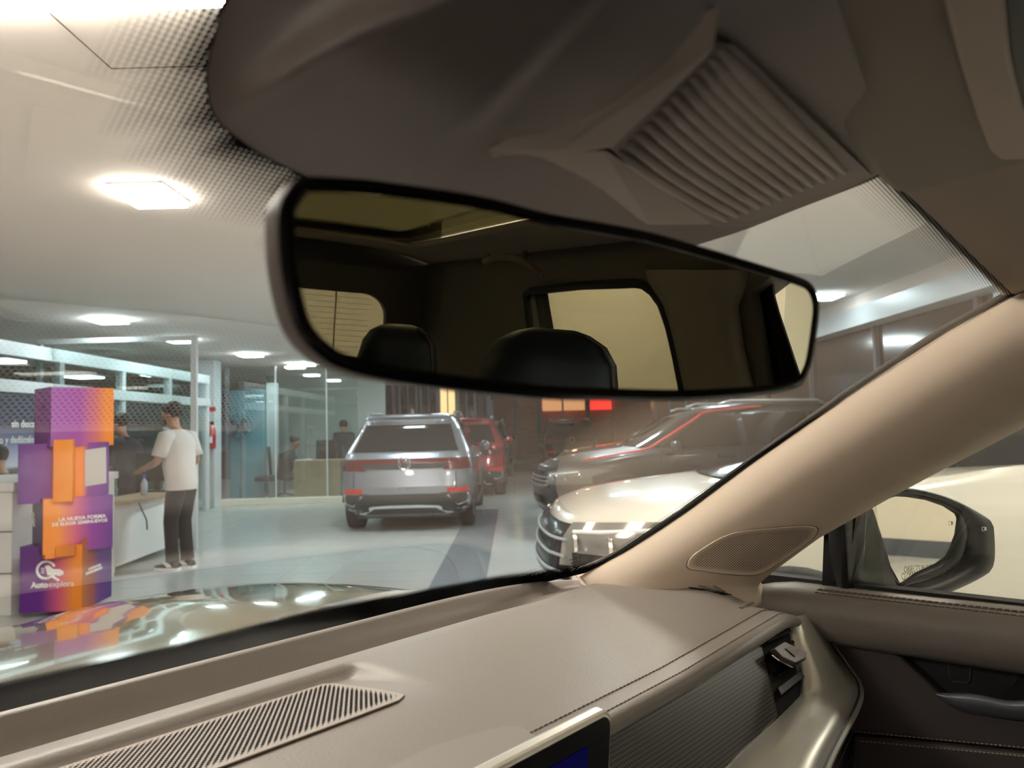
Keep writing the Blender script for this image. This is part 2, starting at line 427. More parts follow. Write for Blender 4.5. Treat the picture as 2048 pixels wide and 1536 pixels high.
cx = k.math('COSINE', k.math('MULTIPLY', sp.outputs[0], 2*math.pi/pit)); cy = k.math('COSINE', k.math('MULTIPLY', sp.outputs[1], 2*math.pi/(pit*.86)))
dots = k.math('MULTIPLY_ADD', k.math('ADD', cx, cy), .25, .5)
ca = k.add('ShaderNodeAttribute', attribute_name='cover')
msk = k.math('GREATER_THAN', k.math('ADD', dots, ca.outputs['Fac']), 1.0)
tr = k.add('ShaderNodeBsdfTransparent'); mx = k.add('ShaderNodeMixShader'); k.l.new(msk, mx.inputs[0]); k.l.new(tr.outputs[0], mx.inputs[1]); k.l.new(k.n['Principled BSDF'].outputs[0], mx.inputs[2])
k.l.new(mx.outputs[0], k.n['Material Output'].inputs[0])
link('black_border', me, fm, ws, label='black printed border fading into dots')
# printed maker's mark in the lower corner of the glass
p0 = onws(1130, 1136, .003); p1 = onws(1175, 1122, .003)
for i, (a, b) in enumerate((('E 4', .5), ('LAMINATED', .15), ('43R-00135', .2))):
    pass
gm = MB()
for r in range(4):
    for c in range(6 if r else 3):
        if random.random() < .8:
            u = 1138+c*6+r*1.5+(0 if r else 12); v = 1133-r*5-c*1.6-(0 if r else 12); v = 1113+r*6-c*1.7
            a, b_, c_, d_ = [onws(uu, vv, .002) for uu, vv in ((u, v), (u+4, v-1), (u+4, v+1.6), (u, v+2.6))]
            gm.add([a, b_, c_, d_], [(0, 1, 2, 3)])
gm.build('glass_mark', M['inkgrey'], ws, label='tiny dark printed glass mark', kind='stuff')

# ---- bonnet
def hoodz(x, y):
    t = (y-1.0); ax = abs(x)
    z = 1.076-.014*t-.098*t**2
    z += .016*sm((ax-.30)/.16)                # raised shoulders
    z -= .10*max(0, (ax-.60)/.30)**2
    return z
rows = []
for j in range(41):
    y = 1.10+1.06*j/40; rows.append([V((x, y-.10*(abs(x)/.85)**3*(j/40), hoodz(x, y))) for x in [(-.86+1.72*i/60) for i in range(61)]])
rows.append([p+V((0, .04, -.05)) for p in rows[-1]]); rows.append([p+V((0, .02, -.12)) for p in rows[-1]])
hood = MB().grid(rows).build('bonnet', M['paint'], smooth=True); tag(hood, 'glossy beige car bonnet with raised shoulder beyond the windshield', 'car bonnet')
for q in (-1, 1):
    fr = []
    for j in range(21):
        y = -.1+2.0*j/20; z = 1.03-.07*(j/20)
        fr.append([V((q*(.80), y, z-.0)), V((q*.88, y, z-.05)), V((q*.93, y, z-.18)), V((q*.94, y, z-.5))] if y > .62 else [V((q*.86, y, 1.06)), V((q*.9, y, 1.02)), V((q*.93, y, .9)), V((q*.94, y, .5))])
    f = MB().grid(fr).build('fender', M['paint'], smooth=True); tag(f, 'beige fender of the same car on the %s side, below the windows' % ('passenger' if q > 0 else 'driver'), 'fender')
cowl = MB().slab([(-.74, .93, 1.02), (.74, .93, 1.02), (.74, 1.03, 1.05), (-.74, 1.03, 1.05)], (0, 0, .004)).build('cowl_panel', M['rubber']); tag(cowl, 'black cowl panel below the windshield edge', 'cowl panel')

# ---- dashboard
dash = empty('dashboard', (0, .4, 1.0), 0, 'taupe leather dashboard with stitched edge, speaker grille and air vent', 'dashboard')
def prof(x):
    f = yb(x); e = sm((abs(x)-.55)/.2)
    L = [(f-.030, 1.06), (f-.090, 1.120), (f-.100, 1.1285), (f-.108, 1.1315), (f-.116, 1.129), (f-.125, 1.113+.010*e), (f-.138, 1.099+.020*e), (f-.165, 1.098+.022*e), (f-.187, 1.109+.016*e), (f-.206, 1.125+.004*e), (f-.222, 1.130), (f-.240, 1.1315)]
    y0 = f-.240
    for yy in (.690, .684, .678, .672, .666, .660, .650, .640, .62, .60, .57, .55, .52, .49, .46, .44, .425, .415):
        t = (y0-yy)/(y0-.41); L.append((lerp(y0, .41, max(0.0, min(1, (.695-yy)/.285))), 1.132+.004*math.sin(math.pi*max(0, min(1, (.695-yy)/.285)))))
    L += [(.406, 1.1305), (.402, 1.1318), (.397, 1.1305), (.393, 1.1312), (.386, 1.1305), (.380, 1.1292), (.3765, 1.1262), (.375, 1.122), (.3755, 1.1175), (.379, 1.1145), (.39, 1.113), (.43, 1.113)]
    return L
xs = sorted(set([round(-.765+1.53*i/76, 4) for i in range(77)]+[.215, .222, .228, .234, .240, .247, .255, -.215, -.222, -.228, -.234, -.24, -.247, -.255]))
rows = []
for x in xs:
    row = []
    for (y, z) in prof(x):
        if .545 < y < .70:
            k_ = sm((.250-abs(x))/.022)*min(1, (y-.545)/.12)*(1-sm((y-.668)/.020)); z -= .013*k_
        if x > .70: z -= .02*((x-.70)/.065)**2*(1 if y < .5 else .3)
        z += .010*max(0, (abs(x)-.45)/.3)*(1-sm((y-.42)/.15))
        z += .014*sm((abs(x)-.58)/.13)*sm((y-.43)/.09)*sm((yb(x)-.10-y)/.06)
        row.append(V((x*(.965+.065*sm((y-.42)/.12)), y, z)))
    rows.append(row)
pad = MB().grid(rows).build('top_pad', M['leather'], dash, smooth=True)
padb = bvh(pad)
def onpad(u, v, off=.001): return hit(padb, u, v, off) or PZ(u, v, 1.13)
# speaker grille in the middle of the pad
gz = lambda y: 1.1370-.0135*(y-.545)/.12
def gpoly(s=1.0):
    pts = []
    for sx in (1, -1):
        q = [(.150, .540), (.196, .541), (.211, .550), (.2125, .566), (.214, .60), (.212, .664), (.205, .6735), (.15, .6745)]
        pts += [(sx*a, b) for a, b in (q if sx == 1 else q[::-1])]
    return pts
gp = gpoly()
gr = empty('speaker_grille', (0, .6, 1.13)); gr.parent = dash; gr.location = (0, .2, .13)
gb = MB(); gb.slab([V((x, y, gz(y)-.001)) for x, y in gp], (0, 0, .0016)).build('grille_plate', M['plastic2'], gr, bevel=.0006)
hb = MB()
pitch = .0056; j = 0; y = .546
while y < .668:
    x = -.206+(pitch/2 if j % 2 else 0)
    while x < .207:
        dd = pdist(x, y, gp) if inpoly(x, y, gp) else -1
        r = .00128*sm((dd-.003)/.012)+.0004 if dd > .0045 else 0
        if r > 0:
            z = gz(y)+.0010; n = len(hb.v)
            hb.v += [V((x+r*math.cos(a), y+r*.9*math.sin(a), z)) for a in [q*math.pi/3 for q in range(6)]]; hb.f.append(tuple(range(n, n+6)))
        x += pitch
    y += pitch*.66; j += 1
o = hb.build('perforation', M['hole'], gr, kind='stuff')
sl = MB().box(-.185, .185, .6765, .682, 1.117, 1.1215).build('defroster_slot', M['black'], dash)
MB().box(-.185, .188, .6815, .683, 1.1195, 1.1228).build('slot_trim', M['chrome'], dash)
MB().box(-.185, .188, .6755, .6768, 1.1195, 1.1222).build('slot_trim', M['plastic2'], dash)
# stitched seam along the edge
st = MB()
for yy in (.4105, .3885):
    x = .19
    while x < .72:
        zz = padb.ray_cast(V((x+.002, yy, 2)), V((0, 0, -1)))[0].z+.0005
        st.tube([(x, yy, zz-.0004), (x+.0036, yy, zz+.0002), (x+.0052, yy, zz-.0006)], .0005, 5); x += .0066
st.build('stitching', M['thread2'], dash, kind='stuff')
# passenger side defroster outlet
vb = MB(); q = [onpad(*p) for p in ((1345, 1164), (1372, 1163), (1510, 1186), (1545, 1197), (1500, 1196), (1445, 1190), (1380, 1178))]
vb.slab([p+V((0, 0, .0012)) for p in q], (0, 0, .001)).build('side_outlet', M['hole'], dash)
for u, v in ((1405, 1180), (1440, 1186), (1475, 1191)):
    a = onpad(u, v); b_ = onpad(u-18, v-12); c_ = onpad(u+16, v+1)
    MB().slab([a+V((0, 0, .002)), b_+V((0, 0, .008)), c_+V((0, 0, .002))], (0, .004, .001)).build('outlet_fin', M['leather'], dash)
ab = onpad(1492, 1208, .001)
text('airbag_mark', 'SRS AIRBAG', .0075, ab+V((-.03, -.008, .001)), (1, 0, 0), (0, 1, 0), M['thread2'], dash)
# cover in front of the screen
cp = [PZ(u, v, 1.1325) for u, v in ((800, 1536), (868, 1502), (985, 1468), (1012, 1462), (1040, 1464), (1070, 1482), (1110, 1500))]
c2 = [V((cp[-1].x, .384, 1.1325)), V((-.05, .384, 1.1325)), V((-.05, cp[0].y, 1.1325))]
MB().slab([p+V((0, 0, .001)) for p in cp[::-1]+c2[::-1]], (0, 0, .0035)).build('screen_cover', mat('smooth_taupe', (.25, .22, .195), .5), dash, bevel=.002)
# dark patterned panel below the roll
def FP(u, v): n = V((0, -.83, .55)).normalized(); return onpl(u, v, V((.5, .388, 1.124)), n)
n = V((0, -.83, .55)).normalized(); dn = V((0, -.55, -.83)).normalized()
A = V((.10, .389, 1.122)); B = FP(1524, 1259); C_ = FP(1556, 1432); D_ = FP(1440, 1560)
pts = [A, FP(1240, 1432), FP(1360, 1349), B, C_, D_, D_+dn*.06+V((-.3, 0, 0)), A+dn*.16]
pm = bpy.data.materials.new('perforated_trim'); pm.use_nodes = True; k = NT(pm); b = k.n['Principled BSDF']; b.inputs['Roughness'].default_value = .3; b.inputs['Metallic'].default_value = .15; b.inputs['Specular IOR Level'].default_value = .35
tc = k.add('ShaderNodeTexCoord'); sp = k.add('ShaderNodeSeparateXYZ'); k.l.new(tc.outputs['Object'], sp.inputs[0])
def wave(o_, p): return k.math('COSINE', k.math('MULTIPLY', o_, 2*math.pi/p))
xx = k.math('MULTIPLY_ADD', sp.outputs[2], .55, sp.outputs[0]); yy = sp.outputs[2]
d2 = k.math('MULTIPLY', wave(xx, .0074), wave(yy, .0062))
mk2 = k.math('GREATER_THAN', k.math('ABSOLUTE', d2), .42)
mx = k.add('ShaderNodeMix', data_type='RGBA'); k.l.new(mk2, mx.inputs[0]); mx.inputs[6].default_value = (.010, .009, .009, 1); mx.inputs[7].default_value = (.085, .072, .058, 1)
k.l.new(mx.outputs[2], b.inputs['Base Color'])
MB().slab(pts, (0, .02, 0)).build('decor_panel', pm, dash)
MB().box(-.74, .75, .41, .50, .80, 1.11).build('lower_body', M['doordark'], dash)
# air vent
vt = empty('air_vent'); vt.parent = dash; vt.location = (0, 0, 0)
def FV(u, v, o_=0): return FP(u, v)+n*o_
MB().slab([FV(1518, 1268), FV(1572, 1242), FV(1604, 1395), FV(1555, 1436)], -n*.006).build('vent_box', M['hole'], vt)
for (a, b_, c_, d_) in (((1524, 1276), (1572, 1254), (1574, 1268), (1527, 1290)), ((1532, 1305), (1580, 1282), (1581, 1290), (1534, 1316)), ((1546, 1348), (1592, 1318), (1593, 1325), (1548, 1358)), ((1549, 1378), (1597, 1343), (1600, 1358), (1552, 1396))):
    MB().slab([FV(*a, .003), FV(*b_, .003), FV(*c_, .006), FV(*d_, .006)], n*.0015).build('vent_slat', M['blackgloss'], vt, bevel=.0006)
MB().slab([FV(1527, 1308, .016), FV(1549, 1294, .016), FV(1591, 1317, .018), FV(1587, 1328, .019), FV(1566, 1339, .019), FV(1541, 1325, .017)], -n*.008).build('vent_tab', M['plastic'], vt, bevel=.0012)
MB().slab([FV(1547, 1309, .0175), FV(1557, 1302, .0175), FV(1576, 1314, .0185), FV(1564, 1326, .0188)], n*.0006).build('tab_button', M['leather_dk'], vt)
MB().tube([FV(1528, 1318, .011), FV(1541, 1330, .012), FV(1567, 1343, .013), FV(1592, 1327, .013), FV(1595, 1316, .012)], .0010, 6).build('tab_rim', M['chrome'], vt)
# satin silver bracket round the vent and sweeping below the panel
def SV(u, v, y): return PY(u, v, y)
oL = [(1574, 1240), (1583, 1290), (1598, 1345), (1601, 1385), (1590, 1402), (1556, 1436), (1500, 1490), (1440, 1550), (1380, 1610)]
oR = [(1609, 1234), (1640, 1288), (1678, 1348), (1687, 1372), (1684, 1400), (1662, 1436), (1625, 1480), (1575, 1545), (1535, 1600)]
yl = [.380, .366, .350, .340, .336, .330, .318, .306, .295]; yr_ = [.380, .366, .346, .334, .322, .304, .288, .272, .258]
oo = [0, .002, .004, .008, .013, .020, .030, .040, .05]
L = spline([FV(*p, .004) for p in oL], 40); R_ = spline([FV(*p, .010+o_) for p, o_ in zip(oR, oo)], 40)
rows = []
for a, b_ in zip(L, R_):
    rows.append([a-n*.012, a, lerp(a, b_, .33)+n*.003, lerp(a, b_, .7)+n*.003, b_, b_+V((.003, 0, 0))-n*.004, b_+V((.005, 0, 0))-n*.03])
br = MB().grid(rows).build('silver_bracket', M['silver'], dash, smooth=True)
RG = spline([FV(p[0]+2, p[1]+1, .0105+o_) for p, o_ in zip(oR, oo)], 40); RR = spline([FV(p[0]+9, p[1]+3, .007+o_) for p, o_ in zip(oR, oo)], 40)
MB().tube(RG, .0012, 6).build('bracket_edge', M['doordark'], dash)
MB().tube(RR, .0044, 8).build('bracket_rim', M['silver'], dash)
# lower corner of the dash with double seam
lc = [(1690, 1400), (1700, 1440), (1735, 1480), (1730, 1600), (1500, 1600), (1600, 1520), (1660, 1455)]
MB().slab([PY(u, v, .34) for u, v in lc], (0, .06, 0)).build('lower_corner', M['doorleather'], dash, bevel=.003)
st = MB()
for (a, b_) in (((1706, 1464), (1672, 1540)), ((1718, 1480), (1688, 1545))):
    for i in range(16):
        q = i/16; u, v = lerp(a[0], b_[0], q), lerp(a[1], b_[1], q); u2, v2 = lerp(a[0], b_[0], q+.04), lerp(a[1], b_[1], q+.04)
        st.tube([PY(u, v, .3385), PY(u2, v2, .3385)], .0005, 5)
st.build('stitching', M['thread'], dash, kind='stuff')

# ---- touch screen
def SP(u, v): return onpl(u, v, V((.29, .352, 1.13)), V((0, 1, .10)).normalized())
ts = empty('touch_screen', (.14, .36, 1.03), 0, 'tablet style touch screen with silver frame and dark blue display', 'screen')
tr_ = SP(1222, 1424)
sn = V((0, 1, .10)).normalized(); sx = V((1, 0, 0)); sy = sn.cross(sx) if sn.cross(sx).z > 0 else -sn.cross(sx)
SW, SH = .335, .20
def rrect(o_, x0, x1, y0, y1, r, nn=6):
    pts = []
    for cx_, cy_, a0 in ((x1-r, y1-r, 0), (x0+r, y1-r, 90), (x0+r, y0+r, 180), (x1-r, y0+r, 270)):
        for i in range(nn+1):
            a = math.radians(a0+90*i/nn); pts.append(o_+sx*(cx_+r*math.cos(a))+sy*(cy_+r*math.sin(a)))
    return pts
so = tr_+sx*.003+sy*.0035
MB().slab(rrect(so, -SW, 0, -SH, 0, .014), sn*.012).build('frame', M['silver'], ts, bevel=.003)
MB().slab(rrect(so-sn*.0006, -SW+.0035, -.0035, -SH+.004, -.0045, .011), sn*.001).build('bezel', M['bezel'], ts)
MB().slab(rrect(so-sn*.0012, -SW+.02, -.034, -SH+.02, -.020, .001), sn*.0005).build('display', M['screen'], ts)

# ---- passenger side pillar
pO = [(1150, 1150), (1190, 1135), (1250, 1105), (1318, 1062), (1380, 1020), (1440, 975), (1500, 930), (1600, 860), (1700, 790), (1800, 724), (1900, 660), (1970, 622), (2035, 586), (2120, 540)]
pI = [(1530, 1215), (1512, 1172), (1560, 1133), (1600, 1104), (1640, 1075), (1690, 1047), (1745, 1016), (1800, 985), (1860, 953), (1930, 917), (1990, 886), (2048, 855), (2120, 818), (2220, 770)]
O_ = resample([PX(u, v, .722) for u, v in pO]+[V((.715, .0, 1.555)), V((.71, -.12, 1.575))], 60); I_ = resample([PX(u, v, .752) for u, v in pI]+[V((.745, -.06, 1.455)), V((.73, -.20, 1.52))], 60)
rows = []
for ii, (a, b_) in enumerate(zip(O_, I_)):
    row = [a+V((.012, .008, .004)), a]
    for t in (.10, .22, .36, .5, .64, .78, .90): row.append(lerp(a, b_, t)+V((-.046*math.sin(math.pi*t)**.8, 0, 0)))
    row += [b_, b_+V((.012, .002, .004)), b_+V((.03, .01, .01))]
    if ii == 0: rows.append([q+V((.012+.05*max(0, 1-jj/3), .0, -.05)) for jj, q in enumerate(row)])
    rows.append(row)
pil = MB().grid(rows).build('pillar_trim', M['cloth'], smooth=True); tag(pil, 'beige fabric windshield pillar trim with tweeter grille, passenger side', 'pillar trim')
pilb = bvh(pil)
def onpil(u, v, off=.001): return hit(pilb, u, v, off) or PX(u, v, .70)
MB().tube([p+V((.002, .004, .003)) for p in O_], .0042, 8).build('seal', M['rubber'], pil)
MB().tube([p+V((.010, .006, .006)) for p in O_], .0022, 6).build('glass_edge_seal', M['plastic2'], pil)
tw = [(1375, 1131), (1379, 1118), (1395, 1103), (1440, 1076), (1478, 1063), (1520, 1058), (1570, 1054), (1615, 1052), (1632, 1056), (1633, 1066), (1622, 1080), (1590, 1105), (1550, 1132), (1525, 1146), (1500, 1151), (1450, 1148), (1400, 1141), (1380, 1138)]
cu = sum(p[0] for p in tw)/len(tw); cv = sum(p[1] for p in tw)/len(tw)
twd = spline([V((a, b_, 0)) for a, b_ in tw+tw[:1]], 60)[:-1]
def ring(sc, off): return [onpil(cu+(p.x-cu)*sc, cv+(p.y-cv)*sc, off) for p in twd]
tg = empty('tweeter_grille', tuple(onpil(1500, 1105))); tg.parent = pil; tg.location = onpil(1500, 1105)
rows = [ring(1.02, .0), ring(1.0, .002), ring(.975, .0032), ring(.95, .0030), ring(.92, .0022), ring(.6, .0022), ring(.3, .0022), ring(.02, .0022)]
MB().grid(rows, True).build('grille_plate', M['cloth'], tg, smooth=True)
groove = MB().grid([ring(1.022, .0012), ring(1.006, .0014)], True).build('groove', M['leather_dk'], tg)
hb = MB(); pol = [(cu+(p.x-cu)*.93, cv+(p.y-cv)*.93) for p in twd]
jj = 0; v = 1052.0
while v < 1152:
    u = 1372.0+(2.9 if jj % 2 else 0)
    while u < 1640:
        if inpoly(u, v, pol):
            dd = pdist(u, v, pol); r = 1.35*min(1, .35+dd/9)
            c0 = onpil(u, v, .0026)
            if c0:
                n_ = len(hb.v)
                hb.v += [onpil(u+r*math.cos(a), v+r*.8*math.sin(a), .0026) or c0 for a in [q*math.pi/2.5 for q in range(5)]]; hb.f.append(tuple(range(n_, n_+5)))
        u += 5.8
    v += 2.45; jj += 1
hb.build('perforation', M['hole'], tg, kind='stuff')
# driver side pillar, out of view, closes the cabin
rows2 = [[V((-p.x, p.y, p.z)) for p in r] for r in rows] if False else [[V((-p.x, p.y, p.z)) for p in r] for r in [[a+V((.012, .008, .004)), a, lerp(a, b_, .5)+V((-.046, 0, 0)), b_, b_+V((.03, .01, .01))] for a, b_ in zip(O_, I_)]]
o = MB().grid(rows2).build('pillar_trim', M['cloth'], smooth=True); tag(o, 'beige fabric windshield pillar trim on the driver side, beyond the view', 'pillar trim')
# ---- passenger door
door = empty('passenger_door', (.78, 0, .8), 0, 'dark leather passenger door panel with silver grey pull handle and cream stitching', 'car door')
prf = [(.815, 1.152), (.800, 1.157), (.775, 1.157), (.756, 1.152), (.746, 1.143), (.742, 1.130), (.742, 1.112), (.748, 1.098), (.760, 1.090), (.80, 1.088)]
rows = []
for i in range(40):
    y = .47-1.15*i/39; k_ = sm((.47-y)/.05); rows.append([V((x+.02*(1-k_), y, z-.012*(1-k_)+.010*max(0, .35-y))) for x, z in prf])
bp = MB().grid(rows).build('belt_pad', M['leather'], door, smooth=True); bp.data.materials[0] = M['leather']
bpb = bvh(bp)
MB().box(.800, .822, -.75, .80, 1.135, 1.162).build('window_seal', M['rubber'], door)
st = MB()
for xx_ in (.7585, .765, .7715):
    y = .37
    while y > -.2:
        z = 1.1545+.010*max(0, .35-y)+(.002 if xx_ > .76 else .0); st.tube([(xx_, y, z), (xx_, y-.0042, z+.0004), (xx_, y-.006, z-.0004)], .0008, 5); y -= .0072
st.build('stitching', M['thread2'], door, kind='stuff')
def DX(u, v, x=.772): return PX(u, v, x)
MB().slab([DX(*p, .80) for p in ((1600, 1200), (2300, 1280), (2300, 1800), (1600, 1800))], (.01, 0, 0)).build('inner_panel', M['doordark'], door)
up_ = [(1630, 1250), (1660, 1252), (1725, 1256), (1745, 1264), (1790, 1305), (1878, 1386), (1905, 1410), (2060, 1440), (2200, 1460), (2200, 1530), (2048, 1502), (1706, 1466), (1660, 1440)]
MB().slab([DX(*p, .770) for p in up_], (.028, 0, 0)).build('leather_insert', M['doorleather'], door, bevel=.005)
MB().slab([DX(*p, .768) for p in ((1706, 1470), (2048, 1506), (2250, 1532), (2250, 1800), (1660, 1800))], (.03, 0, 0)).build('armrest', M['doorleather'], door, bevel=.005)
st = MB()
for (a, b_, x) in (((1708, 1463), (2070, 1497), .7693), ((1722, 1482), (2070, 1514), .7673)):
    nn = 40
    for i in range(nn):
        q = i/nn; q2 = q+.62/nn
        st.tube([DX(lerp(a[0], b_[0], q), lerp(a[1], b_[1], q), x), DX(lerp(a[0], b_[0], q2), lerp(a[1], b_[1], q2), x)], .0007, 5)
st.build('stitching', M['thread'], door, kind='stuff', label='cream contrast stitching')
# recess with a square switch blank, light spilling surface
MB().slab([DX(*p, .792) for p in ((1740, 1258), (1900, 1280), (2300, 1330), (2300, 1480), (1905, 1412), (1860, 1390))], (.006, 0, 0)).build('recess', M['doordark'], door)
MB().grid([[DX(1880, 1394, .792), DX(2000, 1400, .79), DX(2060, 1330, .79), DX(2150, 1330, .785)], [DX(1885, 1404, .772), DX(1990, 1412, .768), DX(2060, 1400, .768), DX(2150, 1400, .765)]]).build('recess_floor', M['doordark'], door, smooth=True)
bt = [(1896, 1324), (1904, 1323), (1936, 1327), (1941, 1332), (1940, 1360), (1934, 1366), (1906, 1363), (1900, 1356)]
MB().slab([DX(*p, .7905) for p in bt], (.001, 0, 0)).build('switch_blank', M['doordark'], door, bevel=.0004)
MB().tube([DX(*p, .7903) for p in bt+bt[:1]], .0006, 5).build('switch_gap', M['leather_dk'], door)
hr = []
hx = [(1872, 1386, 1390), (1900, 1386, 1418), (1940, 1386, 1427), (1975, 1392, 1432), (2010, 1402, 1438), (2048, 1402, 1442), (2120, 1390, 1450)]
for (u, v0, v1) in hx:
    hr.append([DX(u, v0, .772), DX(u, v0-1, .752), DX(u, v0+2, .744), DX(u, lerp(v0, v1, .5), .742), DX(u, v1, .750), DX(u, v1, .772)])
MB().grid(hr).build('pull_handle', M['greyhandle'], door, smooth=True, sub=1, label='satin grey pull handle')
# window frame divider, quarter glass and pane
MB().slab([PX(*p, .795) for p in ((1643, 1200), (1675, 1204), (1692, 1200), (1708, 1060), (1720, 980), (1655, 980), (1648, 1060))], (.02, 0, 0)).build('divider_post', M['blackgloss'], door)
MB().tube([PX(1680, 1190, .793), PX(1693, 1060, .793)], .0014, 5).build('post_trim', M['plastic'], door)
o = MB().slab([(.812, .72, 1.15), (.812, .30, 1.15), (.78, .30, 1.36), (.80, .50, 1.27)], (.003, 0, 0)).build('quarter_glass', M['sideglass'], door)
o = MB().slab([(.812, .33, 1.14), (.812, -.62, 1.14), (.72, -.55, 1.53), (.72, .10, 1.53), (.78, .30, 1.33)], (.003, 0, 0)).build('window_pane', M['sideglass'], door)
qb = []
p = PX(1588, 1168, .808)
MB().slab([PX(*q, .809) for q in ((1586, 1160), (1594, 1162), (1594, 1176), (1586, 1175))], (.0005, 0, 0)).build('glass_mark', M['inkgrey'], door)

# ---- door mirror
dm = empty('door_mirror', (.97, .21, 1.2), 0, 'black door mirror outside the passenger window with white wall and tiles reflected', 'door mirror')
MN = V((-math.sin(math.radians(37)), -math.cos(math.radians(37)), -.012)).normalized()
MC = P(1850, 1085, 1.06)
def MP(u, v, o_=0): return onpl(u, v, MC+MN*o_, MN)
gl_ = [(1740, 1010), (1790, 993), (1812, 994), (1850, 1000), (1885, 1012), (1908, 1027), (1913, 1036), (1908, 1070), (1898, 1095), (1888, 1112), (1870, 1126), (1830, 1145), (1800, 1166), (1780, 1130), (1755, 1070)]
M2 = MB().slab([MP(u, v) for u, v in gl_], -MN*.003).build('mirror_glass', M['mirror2'], dm)
hs = [(1700, 1012), (1760, 985), (1808, 976), (1850, 981), (1900, 996), (1950, 1020), (1982, 1042), (1988, 1060), (1990, 1110), (1986, 1134), (1975, 1148), (1930, 1172), (1870, 1196), (1830, 1201), (1805, 1196), (1790, 1178), (1775, 1150), (1750, 1090)]
gl2 = spline([V((a, b_, 0)) for a, b_ in gl_+gl_[:1]], 60)[:-1]
def nearest(p, poly): return min(poly, key=lambda q: (q.x-p.x)**2+(q.y-p.y)**2)
hs2 = spline([V((a, b_, 0)) for a, b_ in hs+hs[:1]], 60)[:-1]
rows = []
c2_ = V((1838, 1080, 0))
import bisect
def byang(poly, ang):
    best = None
    for i in range(len(poly)):
        a = poly[i]-c2_; b_ = poly[(i+1) % len(poly)]-c2_
        d = V((math.cos(ang), math.sin(ang), 0)); den = d.x*(b_.y-a.y)-d.y*(b_.x-a.x)
        if abs(den) < 1e-9: continue
        t = (a.x*(b_.y-a.y)-a.y*(b_.x-a.x))/den; s = (a.x*d.y-a.y*d.x)/den
        if t > 0 and -1e-6 <= s <= 1+1e-6:
            if best is None or t > best: best = t
    return c2_+V((math.cos(ang), math.sin(ang), 0))*(best or 50)
N_ = 72; angs = [2*math.pi*i/N_ for i in range(N_)]
G = [byang(gl2, a) for a in angs]; Hh = [byang(hs2, a) for a in angs]
def rg(t, o_): return [MP(lerp(g.x, h.x, t), lerp(g.y, h.y, t), o_) for g, h in zip(G, Hh)]
rows = [rg(0.0, -.004), rg(0.02, .0006), rg(.32, .0035), rg(.36, -.002), rg(.40, .005), rg(.85, .013), rg(1.0, .008), rg(1.0, -.012), rg(.85, -.05), rg(.3, -.085), rg(-.6, -.10)]
MB().grid(rows, True).build('housing', mat('mirror_housing', (.020, .018, .017), .38, bump=(900, .1, .0006)), dm, smooth=True)
# arm joining the door
MB().slab([P(1690, 1030, .97), P(1735, 985, 1.02), P(1745, 1020, 1.02), P(1762, 1090, 1.03), P(1800, 1180, 1.03), P(1815, 1199, 1.03), P(1690, 1197, .99)], (.02, .03, -.002)).build('arm', M['black'], dm, bevel=.006)
xd = (MP(1900, 1128)-MP(1815, 1149)).normalized(); yd = V((0, 0, 1))
p = MP(1808, 1146, .00012); text('mirror_text', 'OBJECTS IN MIRROR ARE', .0135, p, MP(1900, 1136)-MP(1810, 1143), yd, mat('faint_print', (.30, .24, .17), .6), dm, xs=.5, ext=0)
p = MP(1803, 1160, .00012); text('mirror_text', 'CLOSER THAN THEY APPEAR', .0135, p, MP(1900, 1152)-MP(1805, 1158), yd, mat('faint_print', (.30, .24, .17), .6), dm, xs=.5, ext=0)
for (u, v, s) in ((1968, 1058, 5), ):
    a = MP(u, v, .030); xd = (MP(u+10, v, .03)-a).normalized(); yd = MN.cross(xd)*-1
    if yd.z < 0: yd = -yd
    ic = MB(); S = .0007
    for (x0, x1, y0, y1) in ((-5, 5, 3, 4), (-5, -4, -4, 4), (-5, 0, -4, -3), (1, 5, -3, 4)):
        ic.slab([a+xd*x0*S+yd*y0*S, a+xd*x1*S+yd*y0*S, a+xd*x1*S+yd*y1*S, a+xd*x0*S+yd*y1*S], MN*.0004)
    ic.build('warning_icon', M['txt'], dm)

# ---- rear view mirror
MBA = math.radians(13); MT = math.radians(5.3)
RN = V((-math.sin(MBA)*math.cos(MT), -math.cos(MBA)*math.cos(MT), -math.sin(MT))); RC = P(1090, 585, .275)
def RP(u, v, o_=0): return onpl(u, v, RC+RN*o_, RN)
rm = empty('rear_view_mirror', tuple(RC), 0, 'frameless rear-view mirror reflecting dark headrests and beige windows', 'mirror')
ob = [(575, 385), (590, 365), (613, 355), (690, 357), (759, 363), (955, 392), (1100, 428), (1275, 459), (1400, 493), (1500, 523), (1595, 553), (1622, 569), (1634, 596), (1636, 625), (1631, 668), (1623, 720), (1612, 752), (1590, 777), (1522, 790), (1372, 800), (1225, 799), (1100, 796), (915, 778), (759, 756), (680, 735), (640, 712), (602, 672), (580, 620), (562, 530), (558, 440), (563, 405)]
ob2 = spline([V((a, b_, 0)) for a, b_ in ob+ob[:1]], 120)[:-1]
